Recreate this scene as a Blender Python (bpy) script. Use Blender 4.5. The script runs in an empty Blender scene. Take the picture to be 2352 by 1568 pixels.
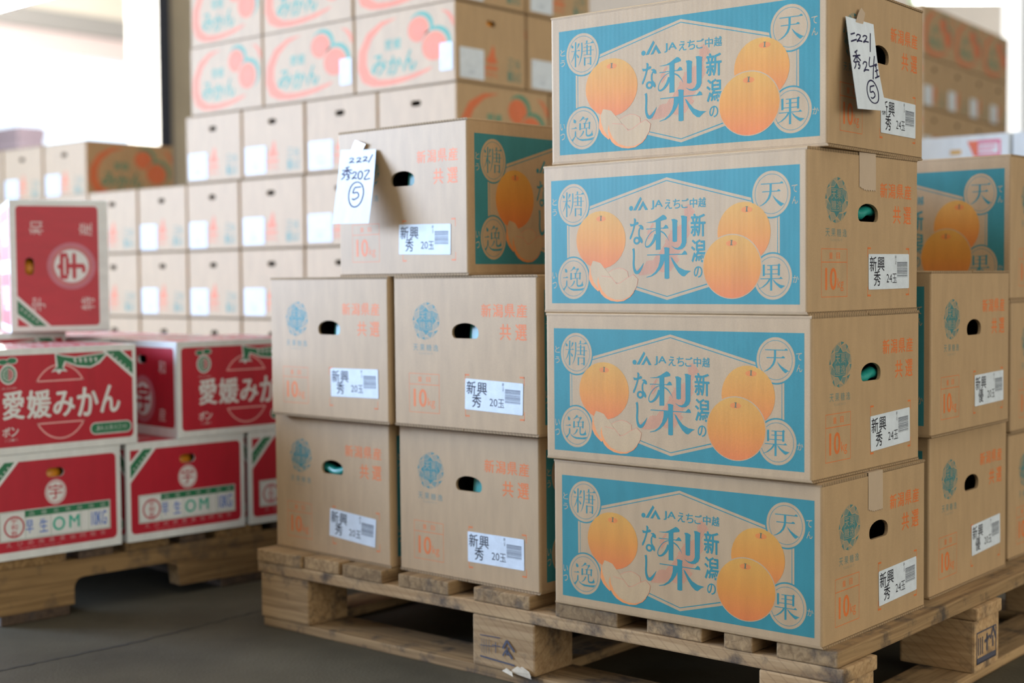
import bpy, bmesh, math, random
from mathutils import Vector, Matrix
from mathutils.geometry import tessellate_polygon
random.seed(7)
sc = bpy.context.scene
C = sc.collection
# ------------------------------------------------------------------ camera, world, daylight, exposure
CAM_Z = 0.649
cam_d = bpy.data.cameras.new('camera'); cam = bpy.data.objects.new('camera', cam_d); C.objects.link(cam)
cam_d.sensor_width = 36.0; cam_d.lens = 3258.4 / 2352 * 36.0
cam_d.clip_start = 0.05; cam_d.clip_end = 200
PITCH, ROLL = 0.043414, 0.0090737
fw = Vector((0, math.cos(PITCH), -math.sin(PITCH))); up0 = Vector((0, math.sin(PITCH), math.cos(PITCH))); rt0 = Vector((1, 0, 0))
rt = rt0 * math.cos(ROLL) - up0 * math.sin(ROLL); up = rt0 * math.sin(ROLL) + up0 * math.cos(ROLL)
cam.matrix_world = Matrix(((rt.x, up.x, -fw.x, 0), (rt.y, up.y, -fw.y, 0), (rt.z, up.z, -fw.z, CAM_Z), (0, 0, 0, 1)))
cam_d.dof.use_dof = True; cam_d.dof.focus_distance = 2.03; cam_d.dof.aperture_fstop = 2.6; cam_d.dof.aperture_blades = 9
sc.camera = cam
vs = sc.view_settings
vs.view_transform = 'Standard'; vs.look = 'None'; vs.gamma = 1.0; vs.use_curve_mapping = False
vs.exposure = 0.0
W = bpy.data.worlds.new('world'); sc.world = W; W.use_nodes = True
bg = W.node_tree.nodes['Background']; bg.inputs[0].default_value = (0.72, 0.86, 1.0, 1); bg.inputs[1].default_value = 2.2
AX = math.radians(-41.0)                       # the hall's own axes: p along the carton fronts, q into the hall
UX, UY = math.cos(AX), math.sin(AX)
def pq(p, q, z=0.0): return Vector((p * UX - q * UY, p * UY + q * UX, z))
def area(name, loc, target, sx, sy, power, col):
    d = bpy.data.lights.new(name, 'AREA'); d.shape = 'RECTANGLE'; d.size = sx; d.size_y = sy; d.energy = power; d.color = col
    o = bpy.data.objects.new(name, d); C.objects.link(o); o.location = loc
    o.rotation_euler = (Vector(target) - Vector(loc)).to_track_quat('-Z', 'Y').to_euler(); return o
# daylight through the open loading side on the left
area('daylight_left', pq(-15.6, -2.0, 2.2), pq(0, -2.0, 2.2), 27.0, 2.7, 480, (0.70, 0.86, 1.0))
area('added_near_daylight', pq(-7.2, -2.6, 1.9), pq(1.5, 0.3, 0.7), 4.6, 2.4, 790, (0.56, 0.755, 1.12)).data.spread = math.radians(125)  # lamp added inside the hall for daylight from the left; no door here
area('added_fill_right', pq(9.0, 2.0, 2.2), pq(0, 2.5, 0.6), 14.0, 3.0, 490, (0.96, 0.91, 0.77))  # added fill for the carton ends; the wall behind has no opening
area('ceiling_lamps', pq(1.0, -1.0, 4.2), pq(1.0, -1.0, 0), 7.0, 7.0, 90, (1.0, 0.93, 0.80))

# ------------------------------------------------------------------ helpers
def lin(r, g, b):
    f = lambda c: c / 12.92 if c <= 0.04045 else ((c + 0.055) / 1.055) ** 2.4
    return (f(r / 255), f(g / 255), f(b / 255))
def tag(o, label=None, cat=None, group=None, kind=None):
    if label: o['label'] = label
    if cat: o['category'] = cat
    if group: o['group'] = group
    if kind: o['kind'] = kind
    return o
def link(o, parent=None):
    C.objects.link(o)
    if parent: o.parent = parent
    return o
def empty(name, loc=(0, 0, 0), rz=0.0):
    o = bpy.data.objects.new(name, None); C.objects.link(o); o.location = loc; o.rotation_euler = (0, 0, rz)
    o.empty_display_size = 0.05; return o
def obj(name, me, parent=None):
    return link(bpy.data.objects.new(name, me), parent)
def kids(o): return [c for c in bpy.data.objects if c.parent == o]
def dup(o, parent=None, skip=()):
    c = o.copy(); C.objects.link(c); c.parent = parent
    for ch in kids(o):
        if ch.name.split('.')[0] not in skip: dup(ch, c, skip)
    return c
def bm_mesh(bm, name, *mats):
    me = bpy.data.meshes.new(name); bm.normal_update(); bm.to_mesh(me); bm.free()
    for m in mats: me.materials.append(m)
    return me
def add_box(bm, x0, x1, y0, y1, z0, z1, bev=0.0, mi=0):
    vs_ = [bm.verts.new(v) for v in ((x0, y0, z0), (x1, y0, z0), (x1, y1, z0), (x0, y1, z0), (x0, y0, z1), (x1, y0, z1), (x1, y1, z1), (x0, y1, z1))]
    fs = []
    for q in ((0, 3, 2, 1), (4, 5, 6, 7), (0, 1, 5, 4), (1, 2, 6, 5), (2, 3, 7, 6), (3, 0, 4, 7)):
        f = bm.faces.new([vs_[i] for i in q]); f.material_index = mi; fs.append(f)
    if bev:
        es = list({e for f in fs for e in f.edges})
        bmesh.ops.bevel(bm, geom=es, offset=bev, segments=2, affect='EDGES', profile=0.6)
    return fs
# ------------------------------------------------------------------ materials
def nodes(name):
    m = bpy.data.materials.new(name); m.use_nodes = True
    nt = m.node_tree; return m, nt, nt.nodes['Principled BSDF'], nt.nodes.new, nt.links.new
def plain(name, col, rough=0.6, spec=0.5, metal=0.0, noise=0.0, nscale=20):
    m, nt, b, N, Lk = nodes(name)
    b.inputs['Base Color'].default_value = (*col, 1); b.inputs['Roughness'].default_value = rough
    b.inputs['Specular IOR Level'].default_value = spec; b.inputs['Metallic'].default_value = metal
    if noise:
        tc = N('ShaderNodeTexCoord'); n = N('ShaderNodeTexNoise'); n.inputs['Scale'].default_value = nscale; n.inputs['Detail'].default_value = 5
        mx = N('ShaderNodeMix'); mx.data_type = 'RGBA'; mx.blend_type = 'MIX'
        mx.inputs[6].default_value = (*[c * (1 - noise) for c in col], 1); mx.inputs[7].default_value = (*[min(1, c * (1 + noise)) for c in col], 1)
        Lk(tc.outputs['Object'], n.inputs['Vector']); Lk(n.outputs['Fac'], mx.inputs[0]); Lk(mx.outputs[2], b.inputs['Base Color'])
    return m
def emit(name, col, s):
    m, nt, b, N, Lk = nodes(name)
    b.inputs['Emission Color'].default_value = (*col, 1); b.inputs['Emission Strength'].default_value = s; b.inputs['Base Color'].default_value = (*col, 1)
    return m
def board_material(name, rough, spec, flute):
    """printed fibre board: the print comes from the mesh's ink attribute, fibres and fluting are procedural"""
    m, nt, b, N, Lk = nodes(name)
    at = N('ShaderNodeAttribute'); at.attribute_name = 'ink'
    tc = N('ShaderNodeTexCoord'); oi = N('ShaderNodeObjectInfo')
    ad = N('ShaderNodeVectorMath'); ad.operation = 'ADD'; Lk(tc.outputs['Object'], ad.inputs[0]); Lk(oi.outputs['Random'], ad.inputs[1])
    mp = N('ShaderNodeMapping'); mp.inputs['Scale'].default_value = (60, 60, 14); Lk(ad.outputs[0], mp.inputs['Vector'])
    n1 = N('ShaderNodeTexNoise'); n1.inputs['Scale'].default_value = 1.0; n1.inputs['Detail'].default_value = 4; Lk(mp.outputs[0], n1.inputs['Vector'])
    n2 = N('ShaderNodeTexNoise'); n2.inputs['Scale'].default_value = 900; n2.inputs['Detail'].default_value = 2; Lk(ad.outputs[0], n2.inputs['Vector'])
    r1 = N('ShaderNodeMapRange'); r1.inputs['From Min'].default_value = 0.3; r1.inputs['From Max'].default_value = 0.7; r1.inputs['To Min'].default_value = 0.94; r1.inputs['To Max'].default_value = 1.06; Lk(n1.outputs['Fac'], r1.inputs['Value'])
    r2 = N('ShaderNodeMapRange'); r2.inputs['From Min'].default_value = 0.3; r2.inputs['From Max'].default_value = 0.7; r2.inputs['To Min'].default_value = 0.93; r2.inputs['To Max'].default_value = 1.06; Lk(n2.outputs['Fac'], r2.inputs['Value'])
    mu = N('ShaderNodeMath'); mu.operation = 'MULTIPLY'; Lk(r1.outputs[0], mu.inputs[0]); Lk(r2.outputs[0], mu.inputs[1])
    sv = N('ShaderNodeVectorMath'); sv.operation = 'SCALE'; Lk(at.outputs['Color'], sv.inputs[0]); Lk(mu.outputs[0], sv.inputs['Scale'])
    Lk(sv.outputs[0], b.inputs['Base Color'])
    b.inputs['Roughness'].default_value = rough; b.inputs['Specular IOR Level'].default_value = spec
    if flute:
        w = []
        for ax in ('BANDS',):
            for d in ('X', 'Y'):
                wv = N('ShaderNodeTexWave'); wv.wave_type = 'BANDS'; wv.bands_direction = d; wv.inputs['Scale'].default_value = 40; wv.inputs['Distortion'].default_value = 0.4
                Lk(tc.outputs['Object'], wv.inputs['Vector']); w.append(wv)
        sm = N('ShaderNodeMath'); sm.operation = 'ADD'; Lk(w[0].outputs['Fac'], sm.inputs[0]); Lk(w[1].outputs['Fac'], sm.inputs[1])
        s2 = N('ShaderNodeMath'); s2.operation = 'MULTIPLY_ADD'; Lk(n1.outputs['Fac'], s2.inputs[0]); s2.inputs[1].default_value = 1.5; Lk(sm.outputs[0], s2.inputs[2])
        bp = N('ShaderNodeBump'); bp.inputs['Strength'].default_value = flute; bp.inputs['Distance'].default_value = 0.0006; Lk(s2.outputs[0], bp.inputs['Height']); Lk(bp.outputs[0], b.inputs['Normal'])
    return m
def flute_edge(name, col):
    m, nt, b, N, Lk = nodes(name)
    tc = N('ShaderNodeTexCoord'); sp = N('ShaderNodeSeparateXYZ'); Lk(tc.outputs['Object'], sp.inputs[0])
    su = N('ShaderNodeMath'); su.operation = 'ADD'; Lk(sp.outputs[0], su.inputs[0]); Lk(sp.outputs[1], su.inputs[1])
    ph = N('ShaderNodeMath'); ph.operation = 'MULTIPLY'; Lk(su.outputs[0], ph.inputs[0]); ph.inputs[1].default_value = 900
    sn = N('ShaderNodeMath'); sn.operation = 'SINE'; Lk(ph.outputs[0], sn.inputs[0])
    nz = N('ShaderNodeTexNoise'); nz.inputs['Scale'].default_value = 180; Lk(tc.outputs['Object'], nz.inputs['Vector'])
    a2 = N('ShaderNodeMath'); a2.operation = 'MULTIPLY_ADD'; Lk(nz.outputs['Fac'], a2.inputs[0]); a2.inputs[1].default_value = 2.4; Lk(sn.outputs[0], a2.inputs[2])
    rp = N('ShaderNodeMapRange'); rp.inputs['From Min'].default_value = 0.0; rp.inputs['From Max'].default_value = 2.2; Lk(a2.outputs[0], rp.inputs['Value'])
    mx = N('ShaderNodeMix'); mx.data_type = 'RGBA'; mx.inputs[6].default_value = (*[c * 0.45 for c in col], 1); mx.inputs[7].default_value = (*[c * 0.8 for c in col], 1)
    Lk(rp.outputs[0], mx.inputs[0]); Lk(mx.outputs[2], b.inputs['Base Color']); b.inputs['Roughness'].default_value = 0.9
    return m
def wood_material(name, base, dark, stain=0.5, saw=0.0):
    m, nt, b, N, Lk = nodes(name)
    tc = N('ShaderNodeTexCoord'); oi = N('ShaderNodeObjectInfo')
    sc_ = N('ShaderNodeVectorMath'); sc_.operation = 'SCALE'; sc_.inputs['Scale'].default_value = 9.0
    cb = N('ShaderNodeCombineXYZ'); Lk(oi.outputs['Random'], cb.inputs[0]); Lk(oi.outputs['Random'], cb.inputs[1]); Lk(oi.outputs['Random'], cb.inputs[2]); Lk(cb.outputs[0], sc_.inputs[0])
    ad = N('ShaderNodeVectorMath'); ad.operation = 'ADD'; Lk(tc.outputs['Object'], ad.inputs[0]); Lk(sc_.outputs[0], ad.inputs[1])
    mp = N('ShaderNodeMapping'); mp.inputs['Scale'].default_value = (3, 60, 60); Lk(ad.outputs[0], mp.inputs['Vector'])
    g = N('ShaderNodeTexNoise'); g.inputs['Scale'].default_value = 1.6; g.inputs['Detail'].default_value = 8; g.inputs['Distortion'].default_value = 0.8; Lk(mp.outputs[0], g.inputs['Vector'])
    rp = N('ShaderNodeValToRGB'); rp.color_ramp.elements[0].position = 0.3; rp.color_ramp.elements[0].color = (*dark, 1); rp.color_ramp.elements[1].position = 0.66; rp.color_ramp.elements[1].color = (*base, 1); Lk(g.outputs['Fac'], rp.inputs[0])
    # per-board tone, weather stains and grime patches
    hv = N('ShaderNodeMapRange'); hv.inputs['To Min'].default_value = 0.62; hv.inputs['To Max'].default_value = 1.12; Lk(oi.outputs['Random'], hv.inputs['Value'])
    sv = N('ShaderNodeVectorMath'); sv.operation = 'SCALE'; Lk(rp.outputs[0], sv.inputs[0]); Lk(hv.outputs[0], sv.inputs['Scale'])
    st = N('ShaderNodeTexNoise'); st.inputs['Scale'].default_value = 15; st.inputs['Detail'].default_value = 6; st.inputs['Roughness'].default_value = 0.65; Lk(ad.outputs[0], st.inputs['Vector'])
    sr = N('ShaderNodeMapRange'); sr.inputs['From Min'].default_value = 0.52; sr.inputs['From Max'].default_value = 0.68; sr.inputs['To Max'].default_value = stain; Lk(st.outputs['Fac'], sr.inputs['Value'])
    mx = N('ShaderNodeMix'); mx.data_type = 'RGBA'; Lk(sr.outputs[0], mx.inputs[0]); Lk(sv.outputs[0], mx.inputs[6]); mx.inputs[7].default_value = (0.045, 0.04, 0.038, 1)
    last = mx.outputs[2]
    if saw:
        m2 = N('ShaderNodeMapping'); m2.inputs['Rotation'].default_value = (0, math.radians(52), math.radians(30)); Lk(tc.outputs['Object'], m2.inputs['Vector'])
        wv = N('ShaderNodeTexWave'); wv.inputs['Scale'].default_value = 26; wv.inputs['Distortion'].default_value = 0.9; wv.inputs['Detail'].default_value = 2; wv.inputs['Detail Scale'].default_value = 0.6; Lk(m2.outputs[0], wv.inputs['Vector'])
        wr = N('ShaderNodeMapRange'); wr.inputs['From Min'].default_value = 0.0; wr.inputs['From Max'].default_value = 0.10; wr.inputs['To Min'].default_value = saw; wr.inputs['To Max'].default_value = 0.0; Lk(wv.outputs['Fac'], wr.inputs['Value'])
        m3 = N('ShaderNodeMix'); m3.data_type = 'RGBA'; Lk(wr.outputs[0], m3.inputs[0]); Lk(last, m3.inputs[6]); m3.inputs[7].default_value = (0.12, 0.05, 0.025, 1); last = m3.outputs[2]
    Lk(last, b.inputs['Base Color']); b.inputs['Roughness'].default_value = 0.82; b.inputs['Specular IOR Level'].default_value = 0.25
    bp = N('ShaderNodeBump'); bp.inputs['Strength'].default_value = 0.5; bp.inputs['Distance'].default_value = 0.0015; Lk(g.outputs['Fac'], bp.inputs['Height']); Lk(bp.outputs[0], b.inputs['Normal'])
    return m
KR = (0.43, 0.287, 0.152)        # kraft board
TEAL = (0.034, 0.192, 0.198); TEAL2 = (0.05, 0.185, 0.185)
ORG = (0.64, 0.165, 0.040); ORG2 = (0.60, 0.22, 0.105)
PAPER = (0.62, 0.67, 0.71); WHITE = (0.70, 0.72, 0.70); RED = (0.45, 0.012, 0.030); GREEN = (0.018, 0.17, 0.075)
M_BOARD = board_material('printed_kraft_board', 0.55, 0.32, 0.05)
M_GLOSS = board_material('printed_white_board', 0.42, 0.5, 0.0)
M_PAPER = board_material('printed_paper', 0.7, 0.3, 0.0)
M_EDGE = flute_edge('corrugated_edge', KR)
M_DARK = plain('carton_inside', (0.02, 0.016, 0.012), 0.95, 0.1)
M_SHEET = plain('green_packing_sheet', (0.022, 0.30, 0.25), 0.25, 0.6, noise=0.3, nscale=60)
M_TAPE = plain('kraft_tape', (0.46, 0.32, 0.20), 0.35, 0.5, noise=0.06, nscale=80)
M_TAPE2 = plain('clear_tape', (0.50, 0.38, 0.265), 0.3, 0.5, noise=0.05, nscale=80)
M_WOOD = wood_material('weathered_pallet_wood', (0.42, 0.27, 0.13), (0.21, 0.125, 0.057), 0.85)
M_WOODS = wood_material('rough_sawn_pallet_wood', (0.56, 0.37, 0.19), (0.37, 0.22, 0.10), 0.85, 0.22)
M_WOODD = wood_material('dark_pallet_wood', (0.13, 0.085, 0.055), (0.06, 0.04, 0.028), 0.7)
M_WOODR = wood_material('brown_pallet_wood', (0.30, 0.185, 0.08), (0.16, 0.092, 0.038), 0.7)
M_ORANGE = plain('mandarin_peel', (0.72, 0.26, 0.015), 0.4, 0.5, noise=0.1, nscale=80)
# ------------------------------------------------------------------ flat printed artwork
_gc = {}
def glyphs(s):
    k = s
    if k not in _gc:
        cu = bpy.data.curves.new('lettering', 'FONT'); cu.body = s; cu.resolution_u = 3
        o = bpy.data.objects.new('lettering', cu); C.objects.link(o)
        dg = bpy.context.evaluated_depsgraph_get(); ev = o.evaluated_get(dg); me = ev.to_mesh()
        V = [(v.co.x, v.co.y) for v in me.vertices]; F = [tuple(p.vertices) for p in me.polygons]
        ev.to_mesh_clear(); bpy.data.objects.remove(o); bpy.data.curves.remove(cu)
        x0 = min(v[0] for v in V); x1 = max(v[0] for v in V); y0 = min(v[1] for v in V); y1 = max(v[1] for v in V)
        _gc[k] = ([((x - x0) / (x1 - x0), (y - y0) / (y1 - y0)) for x, y in V], F)
    return _gc[k]
def smooth(pts, n=5):
    out = []
    for i in range(len(pts) - 1):
        p0 = pts[max(i - 1, 0)]; p1 = pts[i]; p2 = pts[i + 1]; p3 = pts[min(i + 2, len(pts) - 1)]
        for j in range(n):
            t = j / n
            out.append(tuple(0.5 * (2 * b + (c - a) * t + (2 * a - 5 * b + 4 * c - d) * t * t + (3 * b - a - 3 * c + d) * t ** 3) for a, b, c, d in zip(p0, p1, p2, p3)))
    out.append(tuple(pts[-1])); return out
class Art:
    """shapes on one flat face, millimetres from its lower left corner as seen from outside"""
    def __init__(s): s.it = []
    def add(s, V, F, col, layer): s.it.append((V, F, col, layer)); return s
    def poly(s, loop, col, layer, holes=()):
        loops = [list(loop)] + [list(h) for h in holes]
        tri = tessellate_polygon([[Vector((x, y, 0)) for x, y in l] for l in loops])
        return s.add([p for l in loops for p in l], [tuple(t) for t in tri], col, layer)
    def rect(s, x0, y0, x1, y1, col, layer): return s.add([(x0, y0), (x1, y0), (x1, y1), (x0, y1)], [(0, 1, 2, 3)], col, layer)
    def rrect(s, x0, y0, x1, y1, r, col, layer):
        pts = []
        for cx, cy, a0 in ((x1 - r, y0 + r, -90), (x1 - r, y1 - r, 0), (x0 + r, y1 - r, 90), (x0 + r, y0 + r, 180)):
            for k in range(6): a = math.radians(a0 + 18 * k); pts.append((cx + r * math.cos(a), cy + r * math.sin(a)))
        return s.add(pts, [tuple(range(len(pts)))], col, layer)
    def panel(s, x0, y0, x1, y1, r, col, layer, hole):
        t = Art().rrect(x0, y0, x1, y1, r, col, layer); return s.poly(t.it[0][0], col, layer, [hole])
    def ell(s, cx, cy, rx, ry, col, layer, n=48): return s.add([(cx + rx * math.cos(2 * math.pi * k / n), cy + ry * math.sin(2 * math.pi * k / n)) for k in range(n)], [tuple(range(n))], col, layer)
    def ring(s, cx, cy, rx, ry, w, col, layer, n=56, a0=0.0, a1=360.0):
        V, F = [], []
        for k in range(n + 1):
            a = math.radians(a0 + (a1 - a0) * k / n)
            V += [(cx + rx * math.cos(a), cy + ry * math.sin(a)), (cx + (rx - w) * math.cos(a), cy + (ry - w) * math.sin(a))]
        for k in range(n): F.append((2 * k + 1, 2 * k, 2 * k + 2, 2 * k + 3))
        return s.add(V, F, col, layer)
    def line(s, pts, w, col, layer, curve=False):
        q = [(p[0], p[1], p[2] if len(p) > 2 else w) for p in pts]
        if curve: q = smooth(q)
        V, F = [], []
        for i, (x, y, ww) in enumerate(q):
            a = q[max(i - 1, 0)]; b = q[min(i + 1, len(q) - 1)]; dx, dy = b[0] - a[0], b[1] - a[1]; d = math.hypot(dx, dy) or 1
            k = 1.0
            if 0 < i < len(q) - 1 and not curve:
                d1 = math.hypot(x - a[0], y - a[1]) or 1; k = 1 / max(0.5, abs(((x - a[0]) / d1) * dx / d + ((y - a[1]) / d1) * dy / d))
            V += [(x - dy / d * ww / 2 * k, y + dx / d * ww / 2 * k), (x + dy / d * ww / 2 * k, y - dx / d * ww / 2 * k)]
        for i in range(len(q) - 1): F.append((2 * i + 1, 2 * i + 3, 2 * i + 2, 2 * i))
        return s.add(V, F, col, layer)
    def frame(s, x0, y0, x1, y1, w, col, layer):
        s.rect(x0, y0, x1, y0 + w, col, layer); s.rect(x0, y1 - w, x1, y1, col, layer); s.rect(x0, y0 + w, x0 + w, y1 - w, col, layer); s.rect(x1 - w, y0 + w, x1, y1 - w, col, layer); return s
    def text(s, t, x0, y0, x1, y1, col, layer, bold=0.0, rot=0, slant=0.0):
        if bold > 0.008:                     # heavy face: the strokes overprinted side by side
            b = bold; w, h = (x1 - x0) / (1 + 2 * b), (y1 - y0) / (1 + 1.2 * b); xa, ya = x0 + b * w, y0 + .6 * b * h
            for k, (dx, dy) in enumerate(((0, 0), (b, 0), (-b, 0), (0, b * .6), (0, -b * .6))):
                s.text(t, xa + dx * w, ya + dy * h, xa + dx * w + w, ya + dy * h + h, col, layer + 0.15 * k, 0, rot, slant)
            return s
        V, F = glyphs(t)
        if rot == 90: V = [(1 - y, x) for x, y in V]
        if rot == -90: V = [(y, 1 - x) for x, y in V]
        return s.add([(x0 + (x + slant * y) * (x1 - x0), y0 + y * (y1 - y0)) for x, y in V], F, col, layer)
    def row(s, t, x0, y0, x1, y1, col, layer, bold=0.0, gap=0.12):
        n = len(t); w = (x1 - x0) / (n + gap * (n - 1))
        for i, ch in enumerate(t): s.text(ch, x0 + i * w * (1 + gap), y0, x0 + i * w * (1 + gap) + w, y1, col, layer, bold)
        return s
    def glyph(s, items, col, layer):
        for k, it in enumerate(items):
            if k: layer += 0.07
            if it[0] == 'P': s.poly(it[1], col, layer)
            elif it[0] == 'S': s.line(it[1], 0, col, layer, True)
            else: s.ring(it[1], it[2], it[3], it[4], it[5] * 0.999, col, layer, 28)
        return s
    def shaded(s, cx, cy, rx, ry, top, mid, low, layer, n=40, m=16):
        """a fruit printed in a halftone blend from its stem to its base"""
        V, F, K = [], [], []
        for j in range(m + 1):
            a = math.pi * (j / m - 0.5); t = (math.sin(a) + 1) / 2
            c = [mid[i] + (top[i] - mid[i]) * (t - 0.5) * 2 if t > 0.5 else low[i] + (mid[i] - low[i]) * t * 2 for i in range(3)]
            w = rx * math.cos(a)
            for k in (-1, 1): V.append((cx + k * max(w, 0.01), cy + ry * math.sin(a))); K.append(c)
        for j in range(m): F.append((2 * j, 2 * j + 1, 2 * j + 3, 2 * j + 2))
        return s.add(V, F, K, layer)
    def hatch(s, loop, ang, step, w, col, layer):
        ca, sa = math.cos(ang), math.sin(ang)
        R = [(x * ca + y * sa, -x * sa + y * ca) for x, y in loop]
        v = min(p[1] for p in R) + step / 2
        while v < max(p[1] for p in R):
            xs = sorted(a[0] + (v - a[1]) * (b[0] - a[0]) / (b[1] - a[1]) for a, b in zip(R, R[1:] + R[:1]) if (a[1] - v) * (b[1] - v) < 0)
            for x0, x1 in zip(xs[::2], xs[1::2]):
                q = [(x0, v - w / 2), (x1, v - w / 2), (x1, v + w / 2), (x0, v + w / 2)]
                s.add([(x * ca - y * sa, x * sa + y * ca) for x, y in q], [(0, 1, 2, 3)], col, layer)
            v += step
        return s
    def scaled(s, kx, ky, dx=0, dy=0):
        r = Art(); r.it = [([(x * kx + dx, y * ky + dy) for x, y in V], F, c, l) for V, F, c, l in s.it]; return r
    def onto(s, bm, lay, O, U, V_, N_, mi=0, step=0.00002, base=0.00004):
        O, U, V_, N_ = Vector(O), Vector(U), Vector(V_), Vector(N_)
        for V, F, col, l in s.it:
            off = N_ * (base + step * l)
            vv = []
            for i, (x, y) in enumerate(V):
                b = bm.verts.new(O + U * (x / 1000) + V_ * (y / 1000) + off)
                c = col[i] if isinstance(col, list) else col
                b[lay] = (*c, 1); vv.append(b)
            for f in F:
                try: g = bm.faces.new([vv[i] for i in f])
                except ValueError: continue
                g.normal_update()
                if g.normal.dot(N_) < 0: g.normal_flip()
                g.material_index = mi
def flatmesh(name, art, mat, thick=0.00025, rim=None, col=PAPER):
    """a thin sheet lying in local XY (mm art), art on +Z; rim is its outline in mm"""
    bm = bmesh.new(); lay = bm.verts.layers.float_color.new('ink')
    if rim:
        lo = [bm.verts.new((x / 1000, y / 1000, 0)) for x, y in rim]; hi = [bm.verts.new((x / 1000, y / 1000, thick)) for x, y in rim]
        for v in lo + hi: v[lay] = (*col, 1)
        bm.faces.new(hi); bm.faces.new(lo[::-1])
        n = len(rim)
        for i in range(n): bm.faces.new((lo[i], lo[(i + 1) % n], hi[(i + 1) % n], hi[i]))
    art.onto(bm, lay, (0, 0, thick), (1, 0, 0), (0, 1, 0), (0, 0, 1))
    return bm_mesh(bm, name, mat)
# ------------------------------------------------------------------ cartons
FACES = {'ny': lambda L, W_, H: ((-L / 2, -W_ / 2, 0), (1, 0, 0), (0, 0, 1), (0, -1, 0), L),
         'px': lambda L, W_, H: ((L / 2, -W_ / 2, 0), (0, 1, 0), (0, 0, 1), (1, 0, 0), W_),
         'py': lambda L, W_, H: ((L / 2, W_ / 2, 0), (-1, 0, 0), (0, 0, 1), (0, 1, 0), L),
         'nx': lambda L, W_, H: ((-L / 2, W_ / 2, 0), (0, -1, 0), (0, 0, 1), (-1, 0, 0), W_),
         'pz': lambda L, W_, H: ((-L / 2, -W_ / 2, H), (1, 0, 0), (0, 1, 0), (0, 0, 1), L)}
def arch_hole(x0, x1, y0, y1, arch=0.55):
    """hand hole outline in mm: flat foot with rounded corners, arched head"""
    r = (x1 - x0) * 0.13; ys = y0 + (y1 - y0) * (1 - arch); pts = []
    for cx, a0 in ((x0 + r, 180), (x1 - r, 270)):
        for k in range(5): a = math.radians(a0 + 22.5 * k); pts.append((cx + r * math.cos(a), y0 + r + r * math.sin(a)))
    for k in range(13): a = math.pi * k / 12; pts.append(((x0 + x1) / 2 + (x1 - x0) / 2 * math.cos(a), ys + (y1 - ys) * math.sin(a)))
    return pts
def slot_hole(x0, x1, y0, y1):
    r = (y1 - y0) / 2; pts = []
    for cx, a0 in ((x1 - r, -90), (x0 + r, 90)):
        for k in range(8): a = math.radians(a0 + 180 * k / 7); pts.append((cx + r * math.cos(a), (y0 + y1) / 2 + r * math.sin(a)))
    return pts
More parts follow.
